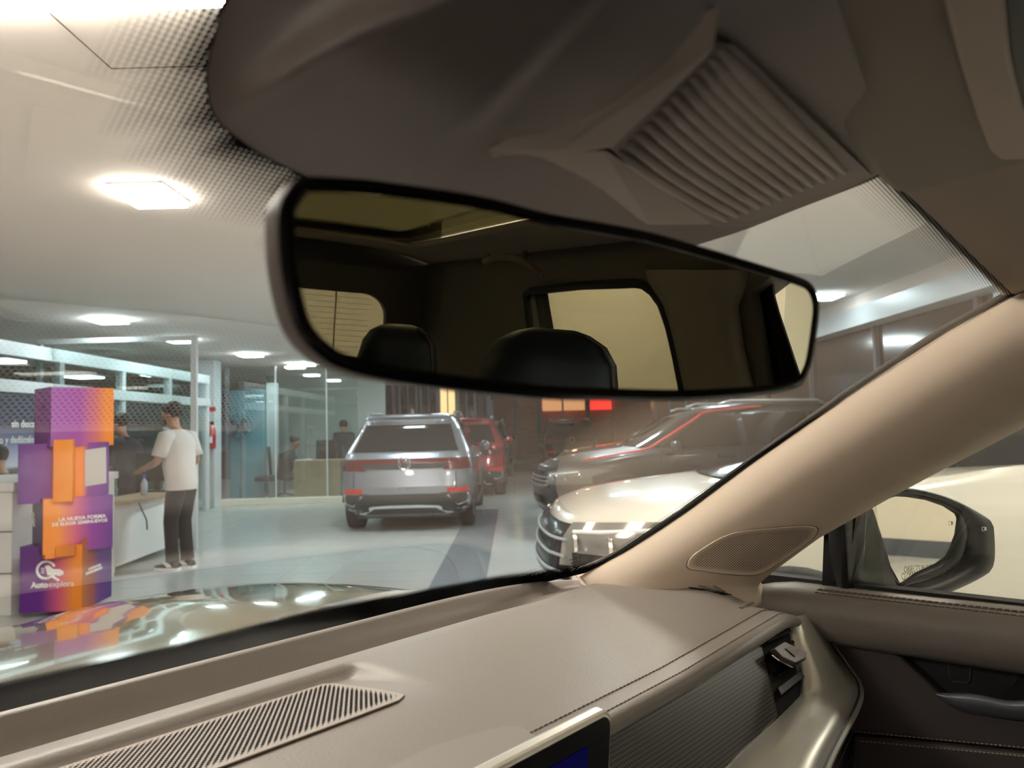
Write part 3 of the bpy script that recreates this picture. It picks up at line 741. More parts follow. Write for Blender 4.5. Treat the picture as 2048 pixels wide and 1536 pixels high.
# outline in the plane of the glass
ax1 = (RP(1500, 650)-RP(700, 560)); ax1.z = 0; ax1.normalize(); ax2 = RN.cross(ax1)
if ax2.z < 0: ax2 = -ax2
pl2 = [((RP(p.x, p.y)-RC).dot(ax1), (RP(p.x, p.y)-RC).dot(ax2)) for p in ob2]
def inset(d):
    n = len(pl2); out = []
    for i in range(n):
        a = V((*pl2[i-2], 0)); b_ = V((*pl2[(i+2) % n], 0)); t = (b_-a).normalized(); nn = V((-t.y, t.x, 0)); c = V((*pl2[i], 0))
        if (V((0, 0, 0))-c).dot(nn) < 0: nn = -nn
        out.append(c+nn*d)
    return out
def r3(d, o_): return [RC+ax1*p.x+ax2*p.y+RN*o_ for p in inset(d)]
rows = [r3(-.0002, .0), r3(-.0006, -.004), r3(-.0008, -.007), r3(-.0008, -.011), r3(.004, -.018), r3(.020, -.022)]
b = MB().grid(rows, True); n_ = len(rows[0]); b.f.append(tuple(range(5*n_, 6*n_)))
b.build('housing', M['plastic'], rm, smooth=True)
rows = [r3(-.0004, -.001), r3(.0005, .0012), r3(.0042, .0014), r3(.0046, .0004)]
MB().grid(rows, True).build('bezel', M['blackgloss'], rm, smooth=True)
mk('mirror_glass', r3(.0044, .0006), [tuple(range(n_))], M['mirror'], rm)

# ---- sensor housing over the windshield
K_ = [(500, -90), (452, 0), (424, 80), (411, 150), (421, 220), (453, 262), (525, 313), (606, 353), (760, 425), (980, 505), (1200, 535), (1440, 476), (1600, 416), (1745, 360), (1790, 330)]
K3 = spline([onws(u, v, .002) for u, v in K_], 70)
def pxof(p):
    q = p-CAM; d = q.dot(FWD); return 1024+F*q.dot(RT)/d, 768-F*q.dot(UP)/d, d
Kp = [pxof(p) for p in K3]
def seg_x(p, q, a, b_):       # where the line p-q crosses the crease a-b
    r = (q[0]-p[0], q[1]-p[1]); s_ = (b_[0]-a[0], b_[1]-a[1]); den = r[0]*s_[1]-r[1]*s_[0]
    return ((a[0]-p[0])*s_[1]-(a[1]-p[1])*s_[0])/den if abs(den) > 1e-6 else -1
rows = []; TT = [0, .02, .05, .09, .14, .2, .27, .34, .42, .5, .6, .72, .86, 1]
for i, (u, v, d) in enumerate(Kp):
    t0 = i/69; Qu = lerp(980, 1620, t0); Qv = -150; dq = .185+.035*t0; row = []
    tc_ = seg_x((u, v), (Qu, Qv), (452, 255), (800, -20)); side_ = 1-sm((i-14)/10)
    for t in TT:
        d0 = d+(dq-d)*(1-(1-t)**(3.4 if i < 40 else 2.2)); dc = lerp(d, dq, .80)
        tcc = max(.06, min(.75, tc_))
        d1 = lerp(d, dc, min(1, t/tcc)**.9) if t < tcc else lerp(dc, dq, (t-tcc)/(1-tcc))
        row.append(P(lerp(u, Qu, t), lerp(v, Qv, t), lerp(d0, d1, side_)))
    e_ = row[-1]; row += [e_+V((0, -.012, .02)), V((e_.x, min(.10, e_.y-.02), 1.575)), V((e_.x, min(.08, e_.y-.04), 1.63))]
    rows.append(row)
hs_ = empty('sensor_housing', (.05, .2, 1.55), 0, 'taupe plastic sensor housing above the mirror with a ribbed vent cover', 'sensor housing')
shell = MB().grid(rows).build('shell', M['plastic'], hs_, smooth=True)
shb = bvh(shell)
def onsh(u, v, off=0): return hit(shb, u, v, off) or P(u, v, .3)
_e = P(1090, 520, .33); MB().tube([RC-RN*.018, RC-RN*.04, lerp(RC-RN*.05, _e, .5), _e], [.016, .014, .013, .02], 12).build('stem', M['plastic'], rm, smooth=True)
dz = lambda u, v: pxof(onsh(u, v))[2]
def onc(u, v, off): return P(u, v, dz(u, v)-off)
# vent cover facets
Af = [onc(975, 298, .002), onc(1440, 3, .003), onc(1432, 92, .010), onc(1228, 288, .010), onc(1120, 300, .006)]
MB().slab(Af, FWD*.006).build('cover_facet', M['plastic2'], hs_, bevel=.0012)
Lf = [onc(978, 306, .001), onc(1215, 300, .006), onc(1320, 372, .006), onc(1425, 446, .004), onc(1300, 447, .002)]
MB().slab(Lf, FWD*.006).build('cover_lobe', M['plastic2'], hs_, bevel=.002)
lou = [onc(1225, 292, .006), onc(1436, 84, .008), onc(1470, 92, .008), onc(1745, 352, .004), onc(1510, 448, .003), onc(1432, 450, .004)]
lp_ = MB().slab(lou, FWD*.004).build('louvre_panel', M['plastic'], hs_); lpb = bvh(lp_)
def onl(u, v, off): return hit(lpb, u, v, off) or onc(u, v, off+.006)
for i in range(12):
    q = i/11
    a = (lerp(1240, 1440, q), lerp(305, 100, q)); b_ = (lerp(1452, 1690, q), lerp(440, 345, q))
    mid = (lerp(a[0], b_[0], .45)-6, lerp(a[1], b_[1], .45)+6)
    pts = [onl(lerp(lerp(a[0], mid[0], q_), lerp(mid[0], b_[0], q_), q_), lerp(lerp(a[1], mid[1], q_), lerp(mid[1], b_[1], q_), q_), .0012) for q_ in [i_/7 for i_ in range(8)]]
    MB().tube(pts, [.0016, .0028, .0032, .0034, .0034, .0032, .0030, .0018], 6).build('louvre_rib', M['plastic2'], hs_, smooth=True)

# ---- sun visor
vis = empty('sun_visor', (.45, .1, 1.54), 0, 'folded grey brown sun visor above the pillar with vanity mirror lid', 'sun visor')
def VZ(u, v, z=1.536): return PZ(u, v, z)
vp = [(1452, -60), (1470, 20), (1560, 120), (1660, 235), (1742, 345), (1765, 372), (1790, 388), (1826, 390), (2150, 300), (2150, -80)]
MB().slab([VZ(*p) for p in vp], (0, 0, .016)).build('visor_board', M['visor'], vis, bevel=.006)
lid = [(1876, -60), (1900, 40), (1925, 130), (1955, 225), (1978, 285), (2000, 305), (2040, 304), (2150, 296), (2150, 240), (2048, 200), (2022, 100), (2005, -60)]
MB().slab([VZ(*p, 1.534) for p in lid], (0, 0, -.005)).build('mirror_lid', mat('visor_lid', (.42, .34, .27), .5), vis, bevel=.002)
MB().slab([VZ(*p, 1.5345) for p in ((2008, -60), (2024, 100), (2050, 205), (2150, 240), (2150, -60))], (0, 0, -.002)).build('lid_gap', M['black'], vis)
for (x0, x1) in ((-.62, -.28),):
    o = MB().box(x0, x1, -.08, .09, 1.536, 1.552).build('sun_visor', M['visor'], bevel=.006); tag(o, 'folded sun visor on the driver side, out of view', 'sun visor')

# ---- headliner with roof opening
def rz(x, y): return 1.575+.075*sm((.15-y)/1.1)-.05*(abs(x)/.70)**4-.055*(abs(x)/.72)**2*(1-sm((.15-y)/.5))
rows = []
ys = [.155, .147, .138, .125, .10, .05, -.05, -.2, -.35, -.45]+[-.5-.1*i for i in range(22)]
SRX, SRY0, SRY1 = .52, -.42, -2.32
hv = []; NXh = 41
for y in ys:
    rows.append([V((-.715+1.43*i/(NXh-1), y, (rz(-.715+1.43*i/(NXh-1), y)) if y < .12 else wtop(-.715+1.43*i/(NXh-1)).z-.006+.0*(y)))+V((0, -.02*(abs(-.715+1.43*i/(NXh-1))/.72)**2 if y > .12 else 0, 0)) for i in range(NXh)])
b = MB(); vs = [p for r in rows for p in r]; fs = []
for j in range(len(ys)-1):
    for i in range(NXh-1):
        q = (j*NXh+i, j*NXh+i+1, (j+1)*NXh+i+1, (j+1)*NXh+i); c = sum((vs[k] for k in q), V())/4
        if abs(c.x) < SRX and SRY1 < c.y < SRY0: continue
        fs.append(q)
hl = mk('headliner', vs, fs, M['liner'], smooth=True); tag(hl, 'brown fabric headliner around the roof opening', 'headliner')
x = hl.modifiers.new('solid', 'SOLIDIFY'); x.thickness = .012; x.offset = 1
rg_ = MB().slab([(-SRX-.03, SRY0+.03, 1.651), (SRX+.03, SRY0+.03, 1.651), (SRX+.03, SRY1-.03, 1.651), (-SRX-.03, SRY1-.03, 1.651)], (0, 0, .004)).build('roof_glass', M['roofglass'], hl)
o = MB().box(-.74, .74, -2.75, .12, 1.69, 1.70); 
# opaque outer roof skin round the opening
rsk = MB()
for (x0, x1, y0, y1) in ((-.72, -SRX, -2.7, .12), (SRX, .72, -2.7, .12), (-SRX, SRX, SRY0, .12), (-SRX, SRX, -2.7, SRY1)): rsk.box(x0, x1, y0, y1, 1.69, 1.698)
o = rsk.build('roof_skin', M['paint']); tag(o, 'beige roof panel above the headliner, out of view', 'car roof')

M['cabtrim'] = mat('cabin_trim_grey', (.13, .115, .095), .8)
# ---- rear of the cabin, seen in the mirror
def refl(u, v):
    p = RP(u, v); r = ray(u, v); return p, r-RN*(2*r.dot(RN))
def RX(u, v, x): p, r = refl(u, v); return p+r*((x-p.x)/r.x)
def RY(u, v, y): p, r = refl(u, v); return p+r*((y-p.y)/r.y)
def polyhole(name, outer, holes, f3, vec, m, parent=None, **kw):
    bm = bmesh.new(); es = []
    for loop in [outer]+holes:
        vs = [bm.verts.new(f3(*p)) for p in loop]
        es += [bm.edges.new((vs[i], vs[(i+1) % len(vs)])) for i in range(len(vs))]
    bmesh.ops.triangle_fill(bm, use_beauty=True, edges=es)
    g = bmesh.ops.extrude_face_region(bm, geom=list(bm.faces)); bmesh.ops.translate(bm, verts=[e for e in g['geom'] if isinstance(e, bmesh.types.BMVert)], vec=vec)
    bmesh.ops.recalc_face_normals(bm, faces=bm.faces)
    me = bpy.data.meshes.new(name); bm.to_mesh(me); bm.free()
    return link(name, me, m, parent, **kw)
fw = [RX(u, v, .715) for u, v in ((1545, 567), (1548, 590), (1556, 620), (1600, 752))]
ft, fb = fw[0].y, fw[-1].y+.08
side = [(-2.62, 1.05), (-2.62, 1.60), (-.40, 1.60), (.13, 1.56), (.10, 1.515), (ft+.12, 1.53), (ft+.03, 1.525), (ft-.03, 1.49), (fb-.06, 1.16), (fb-.06, 1.05)]
print('FW', [(round(p.y, 2), round(p.z, 2)) for p in fw])
q1 = [RX(u, v, .70) for u, v in ((1052, 590), (1062, 582), (1160, 571), (1270, 566), (1288, 569), (1305, 582), (1322, 605), (1338, 650), (1352, 710), (1368, 792))]
hole = [(p.y, p.z) for p in q1]
hole = hole+[(hole[-1][0]+.04, 1.13), (hole[0][0]+.18, 1.13)]
print('SIDE HOLE', [(round(a, 2), round(b_, 2)) for a, b_ in hole])
qq = [RX(u, v, .70) for u, v in ((975, 650), (968, 690), (975, 712), (990, 705), (990, 640))]
print('QUARTER', [(round(p.y, 2), round(p.z, 2)) for p in qq])
qh = [(-2.25, 1.22), (-2.3, 1.40), (-2.05, 1.44), (-1.95, 1.22)]
for sg, nm in ((1, 'passenger'), (-1, 'driver')):
    o = polyhole('cabin_side', side, [hole], lambda y, z, s=sg: V((s*(.70+.02*(1.5-z)), y, z)), V((sg*.05, 0, 0)), M['cabtrim'])
    tag(o, 'dark cabin side trim with rear windows on the %s side' % nm, 'cabin trim')
    MB().tube([V((sg*.705, y, z)) for y, z in hole+hole[:1]], .012, 6).build('window_seal', M['rubber'], o)
    a = RX(1058, 580, .70); b_ = RX(1085, 660, .70)
    yq = [RX(1062, 582, .72).y, RX(1100, 665, .72).y, RX(1076, 582, .72).y]
    MB().slab([V((sg*.715, RX(1056, 580, .715).y, 1.53)), V((sg*.715, RX(1076, 580, .715).y, 1.53)), V((sg*.715, RX(1103, 665, .715).y, 1.37)), V((sg*.715, RX(1118, 720, .715).y, 1.1)), V((sg*.715, RX(1098, 720, .715).y, 1.1)), V((sg*.715, RX(1085, 665, .715).y, 1.37))] if False else
              [V((sg*.715, RX(1064, 580, .715).y, 1.53)), V((sg*.715, RX(1078, 580, .715).y, 1.53)), V((sg*.715, RX(1100, 665, .715).y, 1.37)), V((sg*.715, RX(1112, 720, .715).y, 1.1)), V((sg*.715, RX(1096, 720, .715).y, 1.1)), V((sg*.715, RX(1085, 665, .715).y, 1.37))], V((sg*.02, 0, 0))).build('divider_bar', M['black'], o)
    MB().slab([(sg*.735, h[0], h[1]) for h in hole], (sg*.003, 0, 0)).build('rear_pane', M['privacy'], o)
    # belt line of the rear doors
    MB().box(min(sg*.70, sg*.80), max(sg*.70, sg*.80), -2.6, -.33, .6, 1.15).build('rear_door_panel', M['doordark'], o)
    # pillar between the doors: trim and black frame
    rows = []
    for pxs in (((1290, 540), (1400, 540), (1500, 540)), ((1303, 578), (1400, 578), (1492, 578)), ((1326, 612), (1410, 612), (1478, 612)), ((1345, 680), (1430, 680), (1487, 690)), ((1372, 800), (1450, 800), (1512, 800)), ((1400, 900), (1480, 900), (1560, 900))):
        e0, e1, e2 = [RX(u, v, x) for (u, v), x in zip(pxs, (.70, .672, .70))]; m_ = RX(pxs[1][0]*.4+pxs[2][0]*.6, pxs[1][1], .668)
        rows.append([V((sg*p.x, p.y, p.z)) for p in (e0+V((.02, -.005, 0)), e0, lerp(e0, e1, .5)+V((-.008, 0, 0)), e1, m_, e2, e2+V((.03, .004, 0)))])
    MB().grid(rows).build('pillar_cover', M['liner'], o, smooth=True)
    fr_ = [RX(u, v, .718) for u, v in ((1486, 600), (1500, 580), (1535, 560), (1546, 567), (1549, 592), (1557, 622), (1600, 752), (1625, 850), (1540, 850), (1500, 700))]
    MB().slab([V((sg*p.x, p.y, p.z)) for p in fr_], (sg*.004, 0, 0)).build('door_frame', M['blackgloss'], o)
# grab handle and reading lamp on the right of the roof
p = RY(1015, 545, -1.45)
gh = empty('grab_handle', tuple(p), 0, 'dark folded grab handle on the headliner, seen in the mirror', 'grab handle')
ph = [RY(u, v, y_) for u, v, y_ in ((972, 524, -1.5), (990, 516, -1.45), (1020, 514, -1.38), (1045, 520, -1.3), (1082, 548, -1.2))]
MB().tube(ph, .010, 8).build('grip', M['leather_dk'], gh, smooth=True)
for q_ in (ph[0], ph[3]): MB().tube([q_, q_+V((.012, 0, .02))], .009, 8).build('mount', M['leather_dk'], gh, smooth=True)
# rear hatch with window
hw = [RY(u, v, -2.62) for u, v in ((610, 577), (680, 583), (730, 590), (752, 600), (768, 615), (775, 640), (760, 665), (735, 700), (718, 716))]
print('HATCH', [(round(p.x, 2), round(p.z, 2)) for p in hw])
xr = max(p.x for p in hw); zt = max(p.z for p in hw); zb = min(p.z for p in hw)
hole2 = []
for cx_, cz_, a0 in ((xr-.09, zt-.09, 0), (-xr+.09, zt-.09, 90), (-xr+.05, zb+.05, 180), (xr-.05, zb+.05, 270)):
    r_ = .09 if a0 < 180 else .05
    for i in range(6): a = math.radians(a0+18*i); hole2.append((cx_+r_*math.cos(a), cz_+r_*math.sin(a)))
ht = polyhole('tailgate', [(-.75, .6), (.75, .6), (.75, 1.72), (-.75, 1.72)], [hole2], lambda x, z: V((x, -2.62, z)), V((0, -.05, 0)), M['cabtrim']); tag(ht, 'tailgate trim around the rear window, seen in the mirror', 'tailgate')
MB().slab([(x, -2.66, z) for x, z in hole2], (0, -.003, 0)).build('rear_window', M['privacy'], ht)
wl = MB(); z = zb+.02
while z < zt-.01: wl.box(-xr+.06, xr-.06, -2.6585, -2.6575, z-.0006, z+.0006); z += .022
wl.build('heater_line', M['leather_dk'], ht, kind='stuff')
for x in (xr-.2, xr-.42): MB().box(x-.0025, x+.0025, -2.6585, -2.657, zb, zt).build('heater_bar', M['leather_dk'], ht)
# seats
def seat(name, cx_, y, wt, ztop, zbot, label, prm=1):
    t = empty(name, (cx_, y, .45), 0, label, 'car seat'); rows = []
    prof_ = [(0, .18), (.02, .20), (.06, .235), (.14, .255), (.24, .26), (.34, .29)]
    for dzz, ww in ((.0, .30), (.006, .52), (.02, .74), (.045, .90), (.09, 1.0), (.15, 1.03), (.22, 1.1), (.32, 1.35), (.48, 1.75), (.75, 1.85)):
        hw_ = wt/2*ww; z = ztop-dzz; th = .05*min(1, (dzz/.03+.15))+.03*min(1, dzz/.3)
        rows.append([V((hw_*math.copysign(abs(math.cos(a))**.6, math.cos(a)), -.09*dzz+th*math.copysign(abs(math.sin(a))**.7, math.sin(a)), z-.45)) for a in [2*math.pi*i/28 for i in range(28)]])
    b = MB().grid(rows, True); b.f.append(tuple(range(28))); b.build('backrest', M['navy'], t, local=True, smooth=True)
    pp = [rows[i][4]+V((0, .002, 0)) for i in range(1, 8)]; MB().tube(pp, .0016, 5).build('seam', M['thread2'], t, local=True)
    MB().box(-.24, .24, .02, .50, -.16, .02).build('cushion', M['navy'], t, local=True, bevel=.04)
    return t
hx0, hx1, htop = RY(955, 790, -.52).x, RY(1230, 795, -.52).x, RY(1080, 656, -.52).z
print('SEAT', hx0, hx1, htop)
seat('car_chair', (hx0+hx1)/2, -.52, (hx1-hx0)*1.0, htop, .6, 'dark passenger seat with rounded integrated headrest, large in the mirror')
seat('car_chair', -(hx0+hx1)/2-.12, -.62, .25, 1.30, .6, 'dark driver seat, behind the camera')
rx0, rx1, rtop = RY(720, 715, -1.45).x, RY(876, 720, -1.45).x, RY(795, 648, -1.45).z
print('RSEAT', rx0, rx1, rtop)
seat('car_chair', (rx0+rx1)/2, -1.45, (rx1-rx0)*1.0, rtop, .6, 'dark rear seat headrest in front of the rear window in the mirror')
# cabin floor
o = MB().box(-.80, .80, -2.6, .9, .30, .36).build('cabin_floor', M['doordark']); tag(o, 'dark cabin floor below the dashboard', 'car floor')
# ================================================================ SHOWROOM THINGS
def XY(u, d): return (u-1024)/F*d
def hv(u): return 856.5-.026*(u-1024)
def Zof(u, v, d): return CAM.z+(hv(u)-v)*d/F
def LB(parent): return dict(parent=parent, local=True)

# ---- glazed cubicle at the left: posts, rails and panes
part_ = empty('glass_partition', BW(-5.75, 8.0, 0), BROT, 'white aluminium and glass office partition along the left side', 'partition')
def seg(nm, X0, X1, Y0, Y1, Z0, Z1, m): return MB().box(X0, X1, Y0, Y1, Z0, Z1).build(nm, M[m], part_, local=True)
seg('top_rail', -.06, .06, -2, 6.1, 2.36, 2.52, 'alu'); seg('middle_rail', -.07, .07, -2, 6.1, 1.94, 2.08, 'alu')
for y in (1.48, 3.0, 4.5, 6.05): seg('post', -.05, .05, y-.05, y+.05, 0, 2.36, 'alu2' if y < 2 else 'alu')
for y0, y1 in ((-2, 1.43), (1.53, 2.95), (3.05, 4.45), (4.55, 6.0)):
    seg('pane', -.006, .006, y0, y1, .1, 1.94, 'pane'); seg('upper_pane', -.006, .006, y0, y1, 2.08, 2.36, 'pane')
# end frame of the cubicle facing us
ef = empty('cubicle_frame', BW(-4.82, 9.25, 0), BROT, 'tall white framed glass screen beside the man in the white shirt', 'glass screen')
MB().box(-1.05, .93, -.03, .03, 2.57, 2.63).build('head_rail', M['alu'], ef, local=True)
MB().box(.86, .93, -.03, .03, 0, 2.57).build('post', M['alu'], ef, local=True)
MB().box(-1.05, -.99, -.03, .03, 0, 2.57).build('post', M['alu2'], ef, local=True)
MB().box(-1.0, .88, -.005, .005, .05, 2.58).build('pane', M['pane'], ef, local=True)
# dark inside of the offices
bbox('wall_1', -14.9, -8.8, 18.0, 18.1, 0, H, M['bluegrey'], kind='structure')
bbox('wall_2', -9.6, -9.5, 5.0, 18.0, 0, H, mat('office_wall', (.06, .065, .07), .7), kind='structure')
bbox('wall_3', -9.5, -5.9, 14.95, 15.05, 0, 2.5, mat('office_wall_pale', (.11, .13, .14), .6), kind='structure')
for (x0, x1, m_) in ((-8.3, -7.7, 'alu'), (-7.1, -6.3, 'bluegrey')):
    o = bbox('cabinet', x0, x1, 13.2, 13.7, 0, 2.0, M[m_]); tag(o, 'tall %s cabinet inside the office behind the standing men' % ('pale' if m_ == 'alu' else 'dark'), 'cabinet')
# blue poster on the partition
po = empty('poster', BW(-5.66, 8.3, 1.1), BROT, 'dark blue landscape poster with white Spanish lettering on the partition', 'poster')
pmx = bpy.data.materials.new('poster_print'); pmx.use_nodes = True; k = NT(pmx); b = k.n['Principled BSDF']; b.inputs['Roughness'].default_value = .5
tc = k.add('ShaderNodeTexCoord'); sp = k.add('ShaderNodeSeparateXYZ'); k.l.new(tc.outputs['Object'], sp.inputs[0])
rp = k.add('ShaderNodeValToRGB'); k.l.new(k.math('MULTIPLY_ADD', sp.outputs[2], .8, .36), rp.inputs[0]); e = rp.color_ramp
cols = [(0, (.55, .58, .70)), (.26, (.50, .55, .68)), (.30, (.10, .09, .09)), (.335, (.13, .12, .12)), (.36, (.62, .64, .78)), (.55, (.25, .27, .42)), (.75, (.055, .062, .11)), (1, (.03, .035, .06))]
e.elements[0].position = 0; e.elements[0].color = (*cols[0][1], 1); e.elements[1].position = 1; e.elements[1].color = (*cols[-1][1], 1)
for p_, c in cols[1:-1]: q = e.elements.new(p_); q.color = (*c, 1)
k.l.new(rp.outputs[0], b.inputs['Base Color'])
MB().box(-.01, .01, -1.4, 1.15, -.45, .82).build('board', pmx, po, local=True)
for t_, yy, zz, s in (('sin descapitalizarte', 1.02, .44, .115), ('alo y dedúcelo', .55, .26, .115)):
    text('lettering', t_, s, BW(-5.645, 8.3+yy-(0), 1.1+zz), FH, V((0, 0, 1)), M['txt'], po, align='RIGHT', ext=.002, bold=.002)
# ---- white counter at the far left
ct = empty('counter', BW(-4.55, 6.6, 0), BROT, 'white panelled reception counter at the left edge', 'counter')
MB().box(-.55, .52, -.55, 1.0, 0, .98).build('body', M['white'], ct, local=True, bevel=.004)
MB().box(-.57, .55, -.58, 1.02, .98, 1.05).build('top', M['white'], ct, local=True, bevel=.004)
for z in (.33, .66): MB().box(-.55, .523, -.556, -.545, z-.004, z+.004).build('panel_joint', M['inkgrey'], ct, local=True)
# ---- stack of purple and orange boxes
def gradm(name, stops, ax=0, lo=0, hi=1, rough=.45):
    m = bpy.data.materials.new(name); m.use_nodes = True; k = NT(m); b = k.n['Principled BSDF']; b.inputs['Roughness'].default_value = rough
    tc = k.add('ShaderNodeTexCoord'); sp = k.add('ShaderNodeSeparateXYZ'); k.l.new(tc.outputs['Object'], sp.inputs[0])
    rp = k.add('ShaderNodeValToRGB'); k.l.new(k.math('MULTIPLY_ADD', sp.outputs[ax], 1/(hi-lo), -lo/(hi-lo)), rp.inputs[0]); e = rp.color_ramp
    e.elements[0].position = stops[0][0]; e.elements[0].color = (*stops[0][1], 1); e.elements[1].position = stops[-1][0]; e.elements[1].color = (*stops[-1][1], 1)
    for p_, c in stops[1:-1]: q = e.elements.new(p_); q.color = (*c, 1)
    k.l.new(rp.outputs[0], b.inputs['Base Color']); return m
PU = hexc(92, 34, 130); PU2 = hexc(156, 84, 172); PK = hexc(200, 80, 120); OR = hexc(236, 138, 36); OB = hexc(186, 104, 24)
FA = math.radians(31); PUm = mat('print_purple', hexc(70, 32, 100), .45)
dt = empty('box_display', BW(XY(130, 6.15), 6.15, 0), BROT+FA, 'tall advertising stack of purple and orange cardboard boxes left of the standing men', 'display stand')
SC_ = 6.0/F*.857
def bxd(name, u0, u1, v0, v1, front, back, m, rot=0):
    x0 = (u0-130)*SC_; x1 = (u1-130)*SC_; z0 = Zof(130, v1, 6.0); z1 = Zof(130, v0, 6.0)
    o = MB().box(-(x1-x0)/2, (x1-x0)/2, -front, back, 0, z1-z0).build(name, m, dt, local=True, bevel=.004)
    o.location = ((x0+x1)/2, 0, max(0, z0)); o.rotation_euler = (0, 0, math.radians(rot)); return o
b1 = bxd('box', 78, 214, 775, 893, .22, .18, gradm('print_top', [(0, PU2), (.45, hexc(160, 72, 165)), (.72, hexc(205, 105, 110)), (.88, OR), (1, OR)], 0, -.23, .23), 17)
hw_ = (214-80)*SC_/2
b1s = MB().box(-hw_-.003, -hw_, -.22, .18, 0, Zof(130, 775, 6)-Zof(130, 893, 6)).build('side_panel', gradm('print_side', [(0, hexc(70, 30, 95)), (.3, hexc(80, 34, 90)), (.5, OB), (1, OB)], 1, -.22, .18), b1, local=True)
b2 = bxd('box', 38, 219, 886, 1002, .20, .22, gradm('print_mid', [(0, PU), (.30, hexc(125, 45, 145)), (.48, PK), (.62, OR), (.70, OR), (.76, hexc(130, 60, 150)), (1, hexc(96, 42, 140))], 0, -.31, .31))
b3 = bxd('box', 121, 160, 879, 1000, .31, -.1, gradm('print_block', [(0, OR), (1, hexc(240, 150, 40))], 0, -.07, .07), -10)
b4 = bxd('box', 74, 217, 993, 1100, .24, .20, gradm('print_low', [(0, OR), (.22, hexc(238, 145, 55)), (.45, hexc(205, 95, 130)), (.68, hexc(135, 52, 150)), (1, hexc(90, 36, 135))], 0, -.25, .25), 10)
h4 = (217-74)*SC_/2; MB().box(-h4-.003, -h4, -.24, .20, 0, Zof(130, 993, 6)-Zof(130, 1100, 6)).build('side_panel', PUm, b4, local=True)
b5 = bxd('box', 78, 124, 1076, 1109, .265, -.1, gradm('print_block2', [(0, OR), (1, hexc(228, 130, 70))], 0, -.09, .09), 10)
b6 = bxd('box', 62, 198, 1086, 1214, .21, .31, gradm('print_base', [(0, PU), (.36, hexc(100, 38, 135)), (.62, PK), (.88, OR), (1, OR)], 0, -.23, .23), -26)
hb6 = (198-62)*SC_/2; MB().box(hb6, hb6+.003, -.21, .31, 0, Zof(130, 1086, 6)).build('side_panel', gradm('print_side2', [(0, OB), (.35, hexc(150, 70, 70)), (.55, hexc(95, 40, 130)), (1, hexc(72, 30, 110))], 1, -.21, .31), b6, local=True)
b7 = bxd('box', 127, 166, 1086, 1106, .30, -.1, gradm('print_block3', [(0, OR), (1, OB)], 0, -.1, .1), -10)
def facep(b_, rot, yf, side=False):
    a = BROT+FA+math.radians(rot+(90 if side else 0)); n_ = V((math.sin(a), -math.cos(a), 0)); w_ = world(dt) @ V(b_.location); return w_+n_*yf, n_, V((math.cos(a), math.sin(a), 0))
def put(b_, rot, yf, u, v, side=False): p0, n_, x_ = facep(b_, rot, yf, side); return onpl(u, v, p0, n_)
n2_ = facep(b2, 0, .2)[1]
wq = [put(b2, 0, .203, u, v) for u, v in ((170, 900), (212, 894), (213, 966), (170, 973))]
MB().slab(wq, -n2_*.002).build('white_card', mat('card_grey', (.50, .50, .50), .6), dt, label='blank white card')
def letter(t_, b_, rot, yf, u, v, s, side=False, bold=.001): p0, n_, x_ = facep(b_, rot, yf, side); text('lettering', t_, s, onpl(u, v, p0, n_), x_, V((0, 0, 1)), M['txt'], dt, ext=.001, bold=bold)
letter('LA NUEVA FORMA', b4, 10, .243, 117, 1043, .040); letter('DE ELEGIR SEMINUEVOS', b4, 10, .243, 104, 1053, .036)
letter('LA NUEVA FORMA', b6, -26, hb6+.006, 177, 1141, .026, True); letter('DE ELEGIR SEMINUEVOS', b6, -26, hb6+.006, 172, 1150, .026, True)
letter('Auto', b6, -26, .213, 62, 1176, .062, bold=.0025); letter('explora', b6, -26, .213, 97, 1174, .062, bold=0)
def emblem(b_, rot, yf, u, v, S, nm='emblem'):
    p0, n_, x_ = facep(b_, rot, yf); c = onpl(u, v, p0, n_); lg = MB()
    lg.tube([c+x_*(S*math.cos(a))+V((0, 0, S*math.sin(a))) for a in [math.radians(20+320*i/24) for i in range(25)]], S*.15, 6)
    lg.tube([c+x_*S*.75+V((0, 0, -S*.8)), c+x_*S*1.5+V((0, 0, -S*1.35))], S*.17, 6)
    lg.slab([c+x_*S*x+V((0, 0, S*z)) for x, z in ((-.1, .5), (.35, .55), (.75, .1), (1.6, .02), (2.0, -.3), (1.95, -.62), (1.65, -.66), (1.55, -.8), (1.35, -.66), (.2, -.62), (.1, -.3))], n_*.003)
    for z in (.25, 0, -.25): lg.slab([c+x_*S*x+V((0, 0, S*zz)) for x, zz in ((-.55, z), (-.15, z+.02), (-.15, z-.10), (-.55, z-.12))], n_*.002)
    lg.build(nm, M['txt'], dt)
emblem(b6, -26, .214, 92, 1140, .066); emblem(b4, -80, h4+.006, 66, 1036, .045)
